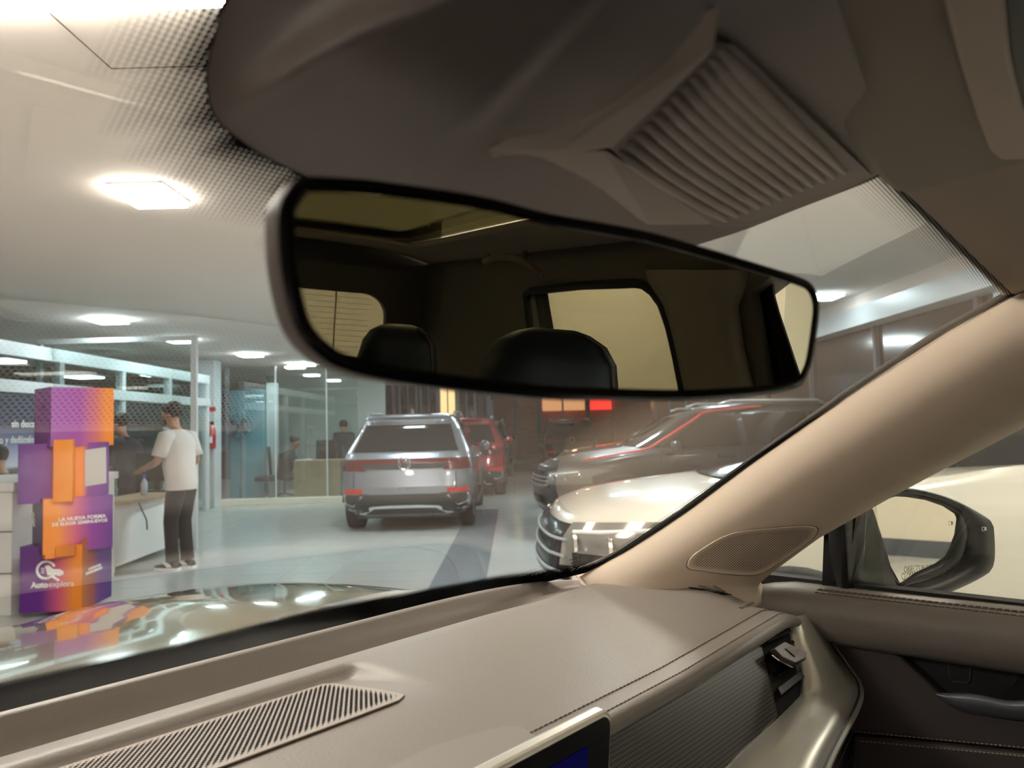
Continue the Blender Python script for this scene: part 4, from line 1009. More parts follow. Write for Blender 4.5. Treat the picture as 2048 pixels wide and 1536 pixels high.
# ---- desk in front of the dark sweater man
dk = empty('service_desk', BW(-4.05, 7.8, 0), BROT, 'white service desk with wooden top in front of the standing men', 'desk')
MB().slab([(-.08, 0, .06), (.05, 1.38, .13), (.05, 1.38, .70), (-.08, 0, .70)], (-.06, 0, 0)).build('front_panel', M['white'], dk, local=True)
MB().box(-.33, -.10, .0, .04, .0, .70).build('end_panel', M['white'], dk, local=True)
MB().box(-.34, .10, -.06, 1.42, .70, .745).build('desk_top', M['wood'], dk, local=True, bevel=.005)
MB().box(-.33, -.28, .1, 1.3, 0, .70).build('leg', M['bluegrey'], dk, local=True)
MB().tube([(.09, .15, .70), (.12, .16, .62), (.11, .28, .50), (.12, .27, .40)], .008, 6).build('cable', M['black'], dk, local=True)
for nm, x, y, lab, cat in (('monitor', -.16, 1.1, 'dark computer monitor on the service desk between the two men', 'monitor'),):
    t = empty(nm, BW(-4.05+x, 7.8+y, .745), BROT, lab, cat)
    MB().box(-.25, .25, -.02, .02, .12, .46).build('panel', M['black'], t, local=True, bevel=.006); MB().box(-.03, .03, -.02, .02, .02, .14).build('stand', M['black'], t, local=True); MB().box(-.12, .12, -.09, .09, 0, .02).build('base', M['black'], t, local=True)
bt_ = empty('spray_bottle', BW(-4.1, 8.35, .745), BROT, 'blue capped clear bottle held over the service desk', 'bottle')
MB().lathe((0, 0, 0), [(0, 0), (.035, .002), (.037, .12), (.03, .15), (.012, .18), (.012, .20)], 12).build('body', mat('clear_plastic', (.45, .5, .6), .2), bt_, local=True, smooth=True)
MB().lathe((0, 0, 0), [(.014, .19), (.016, .23), (.0, .235)], 10).build('cap', mat('blue_cap', (.03, .07, .45), .4), bt_, local=True, smooth=True)

# ---- people: one skinned body, clothes and hair over it
def skin(name, joints, edges, m, parent, sub=2, root=0, label=None):
    bm = bmesh.new(); L = bm.verts.layers.skin.verify(); vs = {}
    for k_, (p, r) in joints.items():
        v = bm.verts.new(p); v[L].radius = (r, r) if not isinstance(r, tuple) else r; vs[k_] = v
    for a, b_ in edges: bm.edges.new((vs[a], vs[b_]))
    list(vs.values())[root][L].use_root = True
    me = bpy.data.meshes.new(name); bm.to_mesh(me); bm.free()
    o = bpy.data.objects.new(name, me); COL.objects.link(o); me.materials.append(m); o.parent = parent
    x = o.modifiers.new('skin', 'SKIN'); x.use_smooth_shade = True
    x = o.modifiers.new('sub', 'SUBSURF'); x.levels = sub; x.render_levels = sub
    if label: o['label'] = label
    return o
def person(loc, rz, label, J, top, trou, hairm=None, beard=False, shoes=None, legs=True, group=None, seated=False):
    """J: joint -> (x,y,z) in a frame where +y is forward and +x the figure's right"""
    t = empty('person', loc, rz, label, 'person', group)
    R = dict(pelvis=.10, waist=.10, chest=.10, neckb=.055, neck=.052, head0=.07, head1=.098, head2=.088, head3=.05,
             shl=.055, ell=.043, wrl=.028, shr=.055, elr=.043, wrr=.028, hipl=.07, knl=.055, anl=.042, hipr=.07, knr=.055, anr=.042)
    js = {k_: (J[k_], R[k_]) for k_ in J if k_ in R}
    ed = [('pelvis', 'waist'), ('waist', 'chest'), ('chest', 'neckb'), ('neckb', 'neck'), ('neck', 'head0'), ('head0', 'head1'), ('head1', 'head2'), ('head2', 'head3'), ('chest', 'shl'), ('shl', 'ell'), ('ell', 'wrl'), ('chest', 'shr'), ('shr', 'elr'), ('elr', 'wrr')]
    if legs: ed += [('pelvis', 'hipl'), ('hipl', 'knl'), ('knl', 'anl'), ('pelvis', 'hipr'), ('hipr', 'knr'), ('knr', 'anr')]
    h1 = V(J['head1']); h0 = V(J['head0']); fw = V(J.get('face', (0, 1, 0))).normalized(); rt_ = fw.cross(V((0, 0, 1))).normalized()
    js['nose0'] = (h1*.55+h0*.45+fw*.075, .028); js['nose1'] = (h1*.5+h0*.5+fw*.112, .014); ed += [('head1', 'nose0'), ('nose0', 'nose1')]
    js['chin'] = (h0+fw*.075-V((0, 0, .03)), .035); ed.append(('head0', 'chin'))
    for s, nm in ((1, 'earr'), (-1, 'earl')): js[nm] = (h1*.6+h0*.4+rt_*s*.098-fw*.01, .022); ed.append(('head1', nm))
    for s in 'lr':     # palm, four fingers and a thumb
        w_ = V(J['wr'+s]); d = (w_-V(J['el'+s])).normalized(); sd = d.cross(V((0, 0, 1)))
        if sd.length < .1: sd = V((1, 0, 0))
        sd.normalize(); dn_ = sd.cross(d); js['pm'+s] = (w_+d*.05, (.040, .02)); ed.append(('wr'+s, 'pm'+s))
        for i, L_ in enumerate((.055, .065, .06, .045)):
            a = w_+d*.085+sd*((i-1.5)*.021); js[f'f{i}a'+s] = (a, .010); js[f'f{i}b'+s] = (a+d*L_*.55-dn_*.008, .0088); js[f'f{i}c'+s] = (a+d*L_*.85-dn_*.03, .0075)
            ed += [('pm'+s, f'f{i}a'+s), (f'f{i}a'+s, f'f{i}b'+s), (f'f{i}b'+s, f'f{i}c'+s)]
        js['th'+s] = (w_+d*.055+sd*.045*(1 if s == 'l' else -1), .0105); js['ti'+s] = (w_+d*.095+sd*.055*(1 if s == 'l' else -1)-dn_*.012, .009); ed += [('pm'+s, 'th'+s), ('th'+s, 'ti'+s)]
    skin('body', js, ed, M['skin'], t)
    def mid(a, b_, q): return lerp(V(J[a]), V(J[b_]), q)
    def ell(c, wx, wy, n_=20): return [V(c)+V((wx*math.cos(a), wy*math.sin(a), 0)) for a in [2*math.pi*i/n_ for i in range(n_)]]
    pv, wa, ch, nb = V(J['pelvis']), V(J['waist']), V(J['chest']), V(J['neckb'])
    tb_ = MB(); shm = (V(J['shl'])+V(J['shr']))/2
    tb_.grid([ell(pv+V((0, 0, -.10)), .19, .145), ell(pv, .19, .15), ell(wa, .185, .15), ell(lerp(wa, ch, .5), .19, .15), ell(ch, .20, .15), ell(lerp(ch, shm, .6), .20, .14), ell(lerp(shm, nb, .35), .17, .12), ell(lerp(shm, nb, .75), .115, .095), ell(nb+V((0, .0, .01)), .075, .075)], True)
    for s in 'lr':
        sh, el, wr = V(J['sh'+s]), V(J['el'+s]), V(J['wr'+s]); inn = sh*.55+shm*.45
        if top == 'dksweat': tb_.tube([inn, sh+V((0, 0, -.005)), mid('sh'+s, 'el'+s, .5), el, mid('el'+s, 'wr'+s, .5), mid('el'+s, 'wr'+s, .9)], [.075, .082, .070, .060, .052, .042], 14)
        else: tb_.tube([inn, sh+V((0, 0, -.005)), mid('sh'+s, 'el'+s, .4), mid('sh'+s, 'el'+s, .8)], [.078, .085, .080, .078], 14)
    tb_.build('shirt', M[top], t, local=True, smooth=True)
    if legs:
        tb_ = MB(); up = pv+V((0, 0, .06))
        hl_, hr__ = V(J['hipl']), V(J['hipr'])
        tb_.grid([ell(up, .165, .125), ell(pv, .170, .13), ell(pv+V((0, .0, -.08)), .172, .13), ell(pv+V((0, .02, -.13)), .12, .10)], True)
        for s in 'lr':
            hp2, kn, an = V(J['hip'+s]), V(J['kn'+s]), V(J['an'+s]); tb_.tube([hp2+V((0, 0, .04)), hp2+V((0, 0, -.06)) if not seated else lerp(hp2, kn, .2), lerp(hp2, kn, .5), kn, lerp(kn, an, .5), an+V((0, 0, .0))], [.095, .098, .088, .074, .068, .066], 14)
        tb_.build('trousers', M[trou], t, local=True, smooth=True)
        for s in 'lr':
            a = V(J['an'+s]); fx = V(J.get('foot', (0, 1, 0))).normalized(); sx_ = fx.cross(V((0, 0, 1))); rows = []
            for q, wd, hh in ((-.08, .02, .05), (-.07, .04, .075), (-.02, .046, .085), (.05, .048, .075), (.11, .052, .055), (.16, .048, .045), (.195, .03, .035), (.20, .012, .03)):
                c = V((a.x, a.y, 0))+fx*q; rows.append([c+sx_*(wd*math.cos(b_))+V((0, 0, .018+max(-.012, hh*math.sin(b_)*(.9 if math.sin(b_) > 0 else .3)))) for b_ in [2*math.pi*i/12 for i in range(12)]])
            sh = MB().grid(rows, True); sh.f += [tuple(range(12)), tuple(range(84, 96))]; so_ = sh.build('shoe', M['black'] if not shoes else shoes, t, local=True, smooth=True)
            sb = MB().slab([V((a.x, a.y, .0))+fx*q+sx_*w_ for q, w_ in ((-.085, -.03), (-.05, -.048), (.1, -.055), (.18, -.045), (.21, 0), (.18, .045), (.1, .055), (-.05, .048), (-.085, .03))], (0, 0, .028)).build('sole', M['txt'], so_, local=True)
            if shoes: MB().slab([V((a.x, a.y, .04))+fx*q+V((0, 0, z))+sx_*.058 for q, z in ((-.03, 0), (.03, .045), (.07, .04), (.02, -.005))], -sx_*.116).build('side_stripe', M['txt'], so_, local=True)
    hp_ = MB(); rows = []; c = h1+V((0, 0, .035))-fw*.018
    for i in range(8):
        ph_ = math.radians(-42+132*i/7); rows.append([c+(rt_*math.cos(a)*.104+fw*math.sin(a)*.112)*math.cos(ph_)+V((0, 0, .108*math.sin(ph_)+(.075*max(0, math.sin(a)) if ph_ < .35 else 0))) for a in [2*math.pi*j/24 for j in range(24)]])
    hb_ = hp_.grid(rows, True); hb_.f.append(tuple(range(7*24, 8*24))); hb_.build('hair', M['hair'], t, local=True, smooth=True)
    if beard:
        rows = []
        for i in range(5):
            z = -.080+.015*i; rows.append([h0*.6+h1*.4+fw*(.086*math.cos(a)+.012)+rt_*(.088*math.sin(a))+V((0, 0, z-.0)) for a in [math.radians(-95+190*j/14) for j in range(15)]])
        MB().grid(rows).build('beard', M['hair'], t, local=True, smooth=True, solid=.008)
    e_ = MB()
    for s in (-1, 1): e_.lathe(h1*.62+h0*.38+fw*.088+rt_*s*.034+V((0, 0, .012)), [(.0, -.008), (.009, -.003), (.009, .003), (0, .008)], 8)
    e_.build('eyes', M['black'], t, local=True)
    return t
# man in the white shirt: stands in profile facing left, near arm reaching forward over the desk
J1 = dict(pelvis=(0, 0, .93), waist=(0, .03, 1.08), chest=(0, .035, 1.30), neckb=(0, .06, 1.45), neck=(0, .085, 1.50), head0=(0, .115, 1.555), head1=(0, .125, 1.62), head2=(0, .12, 1.67), head3=(0, .115, 1.705),
          shl=(-.19, .05, 1.38), ell=(-.25, .10, 1.13), wrl=(-.16, .33, 1.06), shr=(.19, .04, 1.38), elr=(.24, -.02, 1.12), wrr=(.20, .18, 1.00),
          hipl=(-.09, 0, .88), knl=(-.08, .07, .50), anl=(-.07, .06, .09), hipr=(.09, 0, .88), knr=(.08, .03, .50), anr=(.07, -.02, .09), face=(-.05, 1, -.12))
d1 = 7.95
person(BW(XY(362, d1), d1, 0), BROT+math.radians(78), 'man in a white shirt, black trousers and black and white sneakers reaching forward', J1, 'tee', 'trou', beard=True, shoes=mat('sneaker_black', (.02, .02, .02), .5))
J2 = dict(pelvis=(0, 0, .90), waist=(0, .03, 1.05), chest=(0, .07, 1.25), neckb=(0, .11, 1.39), neck=(0, .14, 1.44), head0=(0, .17, 1.49), head1=(0, .18, 1.555), head2=(0, .175, 1.605), head3=(0, .17, 1.64),
          shl=(-.19, .08, 1.33), ell=(-.23, .18, 1.09), wrl=(-.10, .36, 1.05), shr=(.19, .08, 1.33), elr=(.22, .16, 1.09), wrr=(.12, .36, 1.02),
          hipl=(-.09, 0, .86), knl=(-.10, .04, .48), anl=(-.10, 0, .09), hipr=(.09, 0, .86), knr=(.10, .04, .48), anr=(.10, 0, .09), face=(0, 1, -.1))
d2 = 9.0
person(BW(-4.56, d2, 0), BROT+math.radians(82), 'man in a dark sweater standing in profile behind the service desk', J2, 'dksweat', 'trou')
def seatedJ(h=0):
    return dict(pelvis=(0, 0, .52), waist=(0, .04, .68), chest=(0, .08, .90), neckb=(0, .13, 1.04), neck=(0, .16, 1.09), head0=(0, .20, 1.13), head1=(0, .22, 1.20), head2=(0, .215, 1.25), head3=(0, .21, 1.285),
                shl=(-.19, .09, .98), ell=(-.24, .22, .78), wrl=(-.14, .45, .82), shr=(.19, .09, .98), elr=(.24, .22, .78), wrr=(.14, .45, .82),
                hipl=(-.1, .05, .50), knl=(-.12, .45, .50), anl=(-.12, .42, .09), hipr=(.1, .05, .50), knr=(.12, .45, .50), anr=(.12, .42, .09), face=(0, 1, -.25))
person(BW(-5.25, 7.9, .0), BROT+math.radians(80), 'dark haired person sitting behind the white counter at the left edge', seatedJ(), 'dksweat', 'trou')
# ---- column with extinguisher and red sign
col = bbox('column', XY(400, 14.7), XY(431, 14.7), 14.6, 14.95, 0, H, M['alu'], kind='structure')
fe = empty('fire_extinguisher', BW(XY(421, 14.5), 14.5, .0), BROT, 'red fire extinguisher hanging on the white column', 'fire extinguisher')
z0 = Zof(421, 898, 14.5)
MB().lathe((0, 0, z0), [(0, 0), (.078, .004), (.085, .03), (.085, .36), (.07, .42), (.03, .46), (.028, .49)], 16).build('cylinder', M['red'], fe, local=True, smooth=True)
MB().box(-.03, .05, -.02, .02, z0+.47, z0+.53).build('valve', M['black'], fe, local=True, bevel=.004)
MB().tube([(-.03, 0, z0+.50), (-.14, 0, z0+.46), (-.16, 0, z0+.30), (-.12, -.02, z0+.18)], .012, 6).build('hose', M['black'], fe, local=True)
MB().slab([(.086*math.sin(a), -.086*math.cos(a), z0+.12) for a in [math.radians(-35+7*i) for i in range(11)]]+[(.08*math.sin(a), -.08*math.cos(a), z0+.12) for a in [math.radians(35-7*i) for i in range(11)]], (0, 0, .12)).build('label_band', M['txt'], fe, local=True)
MB().box(-.05, .05, .08, .11, z0+.2, z0+.26).build('bracket', M['black'], fe, local=True)
o = bbox('safety_sign', XY(405, 14.58), XY(429, 14.58), 14.585, 14.598, Zof(417, 823, 14.58), Zof(417, 814, 14.58), M['redflat']); tag(o, 'small red sign plate on the column above the extinguisher', 'sign')
# ---- glass rooms to the right of the column
bbox('trim_1', XY(432, 14.9), -2.0, 14.9, 15.1, 0, .12, M['wallc'], kind='structure')
gp_ = empty('glass_wall', BW(-4.6, 15.0, 0), BROT, 'frameless glass wall of the meeting room behind the fan and desk', 'glass wall')
for x0, x1 in ((-1.15, -.15), (-.13, .87), (.89, 1.5)): MB().box(x0, x1, -.006, .006, .12, 2.75).build('pane', M['pane'], gp_, local=True)
for x in (-.14, .88): MB().box(x-.012, x+.012, -.012, .012, .12, 2.75).build('joint', M['alu'], gp_, local=True)
bbox('wall_4', -6.2, -3.2, 18.8, 18.9, 0, H, mat('sage_wall', (.36, .43, .40), .7), kind='structure')
o = bbox('partition_screen', -6.1, -5.35, 16.2, 16.25, 0, 2.35, mat('teal_glass', (.22, .42, .50), .3)); tag(o, 'teal frosted glass screen right of the column', 'screen')
bbox('column', -5.32, -5.12, 16.2, 16.4, 0, 2.5, M['alu'], kind='structure')
fn = empty('pedestal_fan', BW(XY(477, 15.6), 15.6, 0), BROT, 'dark pedestal fan behind the glass wall, right of the column', 'fan')
fc = V((0, 0, 1.55)); b = MB()
for i in range(28): a = 2*math.pi*i/28; b.tube([fc+V((.05*math.cos(a), -.07, .05*math.sin(a))), fc+V((.22*math.cos(a), -.09, .22*math.sin(a))), fc+V((.27*math.cos(a), -.02, .27*math.sin(a)))], .004, 4)
for r, y in ((.27, -.02), (.22, -.09), (.13, -.085)): b.tube([fc+V((r*math.cos(a), y, r*math.sin(a))) for a in [2*math.pi*i/32 for i in range(33)]], .006, 5)
b.build('guard', M['bluegrey'], fn, local=True)
for i in range(4):
    a = math.pi/2*i+.4; MB().slab([fc+V((math.cos(a+q)*r, -.03+w_, math.sin(a+q)*r)) for q, r, w_ in ((0, .05, 0), (.25, .22, .015), (.75, .22, -.02), (.8, .06, -.01))], (0, .004, 0)).build('blade', M['bluegrey'], fn, local=True)
MB().tube([fc+V((0, -.05, 0)), fc+V((0, .18, 0))], [.05, .08], 10).build('motor', M['bluegrey'], fn, local=True)
MB().tube([(0, .08, .05), (0, .08, 1.5)], .022, 8).build('pole', M['bluegrey'], fn, local=True)
MB().lathe((0, .08, 0), [(0, 0), (.22, .0), (.2, .04), (.03, .06)], 16).build('base', M['bluegrey'], fn, local=True)
o = bbox('cabinet', XY(500, 16.4), XY(541, 16.4), 16.3, 16.8, 0, 1.36, mat('pale_blue_cabinet', (.60, .66, .76), .5)); tag(o, 'pale blue grey cabinet carrying the plant behind the glass wall', 'cabinet')
pt = empty('potted_plant', BW(XY(510, 16.5), 16.5, 1.36), BROT, 'small green potted plant on the pale blue cabinet', 'plant')
MB().lathe((0, 0, 0), [(0, 0), (.07, .0), (.09, .13), (.08, .13)], 14).build('pot', M['bluegrey'], pt, local=True, smooth=True)
M['leaf'] = mat('leaf_green', (.06, .16, .03), .5)
for i in range(12):
    a = i*2.4; r = .12+.03*(i % 3); z = .2+.03*(i % 4); d = V((math.cos(a), math.sin(a), 0)); sd = V((-d.y, d.x, 0))
    MB().grid([[V((0, 0, .12))+sd*-.006, V((0, 0, .12))+sd*.006], [d*r*.5+V((0, 0, z))-sd*.03, d*r*.5+V((0, 0, z))+sd*.03], [d*r+V((0, 0, z-.01))-sd*.004, d*r+V((0, 0, z-.01))+sd*.004]]).build('leaf', M['leaf'], pt, local=True, smooth=True)
def chair(X, Y, rz, lab, hgt=1.0, m_='black'):
    t = empty('office_chair', BW(X, Y, 0), BROT+rz, lab, 'chair')
    MB().box(-.24, .24, -.24, .24, .42, .50).build('seat', M[m_], t, local=True, bevel=.03)
    b = MB(); b.grid([[V((x, -.24-.05*(1-(x/.24)**2)-.04*q, .52+(hgt-.52)*q)) for x in (-.24, -.18, -.09, 0, .09, .18, .24)] for q in (0, .25, .5, .75, .95, 1)]); b.build('backrest', M[m_], t, local=True, smooth=True, solid=.04)
    MB().tube([(0, 0, .1), (0, 0, .42)], .03, 8).build('pillar', M['bluegrey'], t, local=True)
    for i in range(5):
        a = 2*math.pi*i/5; MB().tube([(0, 0, .11), (.28*math.cos(a), .28*math.sin(a), .05)], .018, 6).build('leg', M['bluegrey'], t, local=True)
    return t
chair(XY(533, 15.8), 15.8, math.radians(100), 'black office chair in front of the pale blue cabinet', .98)
chair(XY(568, 16.3)-.02, 16.3, math.radians(-80), 'dark office chair under the seated person', 1.12)
chair(XY(640, 17.2), 17.2, math.radians(170), 'dark high-backed chair behind the oak desk', 1.22)
wd = empty('oak_desk', BW(XY(630, 15.7), 15.7, 0), BROT, 'oak fronted office desk left of the silver car', 'desk')
MB().box(-.46, .50, -.03, .0, .05, .78).build('front_panel', M['wood'], wd, local=True); MB().box(-.46, .50, -.05, .75, .78, .82).build('top', M['wood'], wd, local=True)
for x in (-.44, .46): MB().box(x, x+.03, 0, .7, 0, .78).build('leg', M['bluegrey'], wd, local=True)
o = MB().box(-.15, .15, -.1, .1, 0, .02).build('paper_stack', M['txt']); o.location = BW(XY(605, 15.9), 15.9, .82); o.rotation_euler = (0, 0, BROT); tag(o, 'white papers on the oak desk', 'papers')
person(BW(XY(568, 16.3), 16.3, 0), BROT+math.radians(-80), 'person in dark clothes sitting at the oak desk', seatedJ(), 'dksweat', 'trou')
JS = {k_: ((v[0], v[1], v[2])) for k_, v in J2.items()}; JS['wrl'] = (-.22, .12, .85); JS['wrr'] = (.22, .12, .85); JS['ell'] = (-.24, .08, 1.08); JS['elr'] = (.24, .08, 1.08)
person(BW(XY(687, 18.3), 18.3, 0), BROT+math.radians(20), 'far standing person in dark clothes beside the silver car roof', JS, 'dksweat', 'trou')

# ================================================================ CARS
class Body:
    def __init__(s, sl, L, rr=.32, rf=.55, bow_r=.10, bow_f=.22): s.sl = sl; s.L = L; s.rr = rr; s.rf = rf; s.br = bow_r; s.bf = bow_f
    def at(s, z):
        sl = s.sl
        if z <= sl[0][0]: return sl[0][1:]
        for a, b_ in zip(sl, sl[1:]):
            if a[0] <= z <= b_[0]:
                t = (z-a[0])/max(1e-9, b_[0]-a[0]); return tuple(lerp(x, y, t) for x, y in zip(a[1:], b_[1:]))
        return sl[-1][1:]
    def rear(s, x, z):
        w_, yr, yf = s.at(z); r = min(s.rr, w_*.6); ax = min(abs(x), w_); y = yr+s.br*(ax/w_)**2*.6
        if ax > w_-r: y += r-math.sqrt(max(0, r*r-(ax-(w_-r))**2))
        return V((x, y, z))
    def front(s, x, z):
        w_, yr, yf = s.at(z); r = min(s.rf, w_*.7); ax = min(abs(x), w_); y = yf-s.bf*(ax/w_)**2*.6
        if ax > w_-r: y -= (r-math.sqrt(max(0, r*r-(ax-(w_-r))**2)))*.9
        return V((x, y, z))
    def side(s, y, z, sg):
        w_, yr, yf = s.at(z); return V((sg*w_, y, z))
    def outline(s, z):
        w_, yr, yf = s.at(z); pts = []
        nx = 17; xs_ = [w_*math.sin(math.pi/2*(-1+2*i/(nx-1))) for i in range(nx)]
        R_ = [s.rear(x, z) for x in xs_]; Fr = [s.front(x, z) for x in xs_[::-1]]
        y0, y1 = R_[-1].y, Fr[0].y; n_ = 9
        return R_+[V((w_, lerp(y0, y1, (i+1)/(n_+1)), z)) for i in range(n_)]+Fr+[V((-w_, lerp(y1, y0, (i+1)/(n_+1)), z)) for i in range(n_)]
    def mesh(s, name, m, parent, zs=None):
        z0, z1 = s.sl[0][0], s.sl[-1][0]
        zz = sorted(set([a[0] for a in s.sl]+[z0+(z1-z0)*i/40 for i in range(41)]))
        rows = [s.outline(z) for z in zz]; b = MB().grid(rows, True); n_ = len(rows[0]); b.f += [tuple(range(n_)), tuple(range((len(rows)-1)*n_, len(rows)*n_))]
        o = b.build(name, m, parent, local=True, smooth=True); return o
    def patch(s, name, kind, c, m, parent, off=.006, n1=10, n2=6, label=None):
        """c: four corners (coord, z): bottom a, bottom b, top b, top a"""
        rows = []
        for j in range(n2+1):
            q = j/n2; row = []
            for i in range(n1+1):
                p = i/n1; a = lerp(V((*c[0], 0)), V((*c[3], 0)), q); b_ = lerp(V((*c[1], 0)), V((*c[2], 0)), q); x = lerp(a, b_, p)
                if kind == 'rear': pt = s.rear(x.x, x.y)+V((0, -off, off*.3))
                elif kind == 'front': pt = s.front(x.x, x.y)+V((0, off, off*.5))
                else: sg = 1 if kind == 'right' else -1; pt = s.side(x.x, x.y, sg)+V((sg*off, 0, off*.3))
                row.append(pt)
            rows.append(row)
        return MB().grid(rows).build(name, m, parent, local=True, smooth=True, label=label)
SUV = [(.20, .78, .20, 4.18), (.30, .86, .06, 4.36), (.42, .90, .01, 4.44), (.62, .915, 0, 4.46), (.78, .92, .03, 4.42), (.88, .918, .05, 4.36), (.95, .912, .06, 4.22), (1.00, .905, .07, 3.95), (1.04, .895, .09, 3.55), (1.08, .885, .11, 3.22), (1.22, .82, .24, 2.92), (1.40, .74, .40, 2.58), (1.52, .68, .42, 2.36), (1.58, .63, .36, 2.18), (1.615, .56, .48, 1.95), (1.63, .42, .8, 1.7)]
M['cglass'] = mat('car_glass', (.010, .010, .011), .06, spec=.7)
M['ctrim'] = mat('car_trim', (.020, .021, .023), .55)
M['tyre'] = mat('tyre', (.014, .014, .015), .85)
M['rim'] = mat('rim', (.30, .31, .33), .3, metal=.8)
M['tail'] = mat('reflector_red_glow', (.40, .012, .012), .2, emit=(1, .05, .03), emits=.10)  # red of the rear reflectors, faint glow put in though no lamp
M['taild'] = mat('tail_dark_red', (.12, .012, .014), .15)
M['lens'] = mat('headlamp', (.35, .34, .32), .08, metal=.6, coat=1)
def wheel(t, x, y, sg, r=.35):
    w_ = empty('wheel', (x, y, r)); w_.parent = t
    rows = [[V((sg*h, rr*math.cos(a), rr*math.sin(a))) for a in [2*math.pi*i/28 for i in range(28)]] for rr, h in ((r*.66, -.02), (r*.97, -.025), (r, 0), (r, -.18), (r*.96, -.21), (r*.6, -.21))]
    MB().grid(rows, True).build('tyre', M['tyre'], w_, local=True, smooth=True)
    b = MB()
    for i in range(5):
        a = 2*math.pi*i/5; d = V((0, math.cos(a), math.sin(a))); e = V((0, -d.z, d.y)); b.slab([d*.05+e*.03+V((sg*-.03, 0, 0)), d*r*.66+e*.05+V((sg*-.03, 0, 0)), d*r*.66-e*.05+V((sg*-.03, 0, 0)), d*.05-e*.03+V((sg*-.03, 0, 0))], (sg*.012, 0, 0))
    b.tube([(sg*-.03, r*.66*math.cos(a), r*.66*math.sin(a)) for a in [2*math.pi*i/24 for i in range(25)]], .014, 6); b.cyl((sg*-.04, 0, 0), (sg, 0, 0), .06, .03, 12)
    b.build('rim', M['rim'], w_, local=True)
    MB().cyl((sg*-.14, 0, 0), (sg, 0, 0), r*.64, .03, 20).build('brake_disc', M['ctrim'], w_, local=True)
def car(X, Y, head, label, paint, kind='SUV', details=(), sl=SUV, up=0.0, my=2.85, red=0, group=None):
    """head: rotation of the car's forward axis from the showroom's depth axis, anticlockwise"""
    t = empty('car', BW(X, Y, 0), BROT+head, label, 'car', group); B_ = Body(sl, 4.46)
    B_.mesh('body', paint, t)
    for sg in (-1, 1):
        for y in (.80, 3.52):
            wheel(t, sg*.905, y, sg)
            rows = [[V((sg*(.88+h), y+rr*math.cos(a), max(.2, .35+rr*math.sin(a)))) for a in [math.pi*i/20-.12+.24*(i/20)*0 for i in range(21)]] for rr, h in ((.37, -.1), (.37, .047), (.44, .047), (.45, .03))]
            MB().grid(rows).build('wheel_arch', M['ctrim'], t, local=True, smooth=True)
        k_ = 'right' if sg > 0 else 'left'
        MB().slab([(sg*.90, 1.2, .22), (sg*.90, 3.1, .22), (sg*.925, 3.1, .34), (sg*.925, 1.2, .34)], (sg*.012, 0, 0)).build('sill', M['ctrim'], t, local=True)
        B_.patch('window_front', k_, ((1.98, 1.10+up*1.2), (3.02, 1.09+up), (2.42, 1.47+up*.6), (1.98, 1.50+up*.6)), M['cglass'], t)
        B_.patch('window_rear', k_, ((.98, 1.11+up*1.5), (1.90, 1.10+up*1.3), (1.90, 1.50+up*.6), (1.05, 1.50+up*.6)), M['cglass'], t)
        B_.patch('window_quarter', k_, ((.52, 1.12), (.92, 1.09), (.99, 1.50), (.80, 1.48)), M['cglass'], t)
        mm = MB()
        if my: mm.lathe((sg*1.0, my, 1.10), [(0, -.05), (.07, -.04), (.085, 0), (.08, .05), (0, .08)], 14, 'y').build('side_mirror', paint, t, local=True, smooth=True)
        for y0 in (1.16, 2.10):
            MB().tube([(sg*.925, y0, .97), (sg*.952, y0+.03, .975), (sg*.952, y0+.17, .978), (sg*.925, y0+.20, .978)], .014, 8).build('door_handle', paint, t, local=True, smooth=True)
        for y0 in (1.06, 1.94, 3.02): MB().box(sg*.918-.004, sg*.918+.004, y0-.004, y0+.004, .36, 1.06).build('door_gap', M['ctrim'], t, local=True)
        MB().tube([(sg*.63, .75, 1.60), (sg*.64, .85, 1.645), (sg*.64, 2.0, 1.66), (sg*.63, 2.15, 1.615)], .018, 8).build('roof_rail', M['alu2'], t, local=True, smooth=True)
    B_.patch('rear_glass', 'rear', ((-.73, 1.10), (.73, 1.10), (.60, 1.47), (-.60, 1.47)), M['cglass'], t, off=.012, n1=20)
    B_.patch('windshield', 'front', ((-.78, 1.10), (.78, 1.10), (.60, 1.50), (-.60, 1.50)), M['cglass'], t, off=.012, n1=20)
    B_.patch('rear_bumper', 'rear', ((-.895, .24), (.895, .24), (.90, .52), (-.90, .52)), M['ctrim'], t, off=.012, n1=24)
    B_.patch('front_bumper', 'front', ((-.80, .24), (.80, .24), (.84, .40), (-.84, .40)), M['ctrim'], t, off=.012, n1=24)
    if red: MB().tube(spline([B_.side(y, z, -1)+V((-.015, 0, 0)) for y, z in ((4.0, .97), (3.5, 1.04), (3.2, 1.085), (2.92, 1.22), (2.55, 1.42), (2.3, 1.53), (1.6, 1.58))], 24), .014, 6).build('red_trim', M['redflat'], t, local=True)
    if 'rear' in details:
        B_.patch('light_bar', 'rear', ((-.875, .93), (.875, .93), (.865, 1.0), (-.865, 1.0)), M['taild'], t, off=.012, n1=24)
        B_.patch('light_bar_lower', 'rear', ((-.885, .86), (.885, .86), (.875, .93), (-.875, .93)), M['ctrim'], t, off=.012, n1=24)
        for sg in (-1, 1):
            B_.patch('tail_lamp', 'rear', ((sg*.52, .84), (sg*.90, .84), (sg*.88, .93), (sg*.62, .93)), M['taild'], t, off=.016)
            B_.patch('reflector', 'rear', ((sg*.58, .53), (sg*.86, .53), (sg*.86, .595), (sg*.58, .595)), M['tail'], t, off=.018)
            pts = [B_.rear(sg*x, z)+V((0, -.02, 0)) for x, z in ((.58, .50), (.86, .50), (.86, .40), (.72, .36), (.58, .50))]
            MB().tube(pts, .008, 6).build('bumper_outline', M['alu2'], t, local=True)
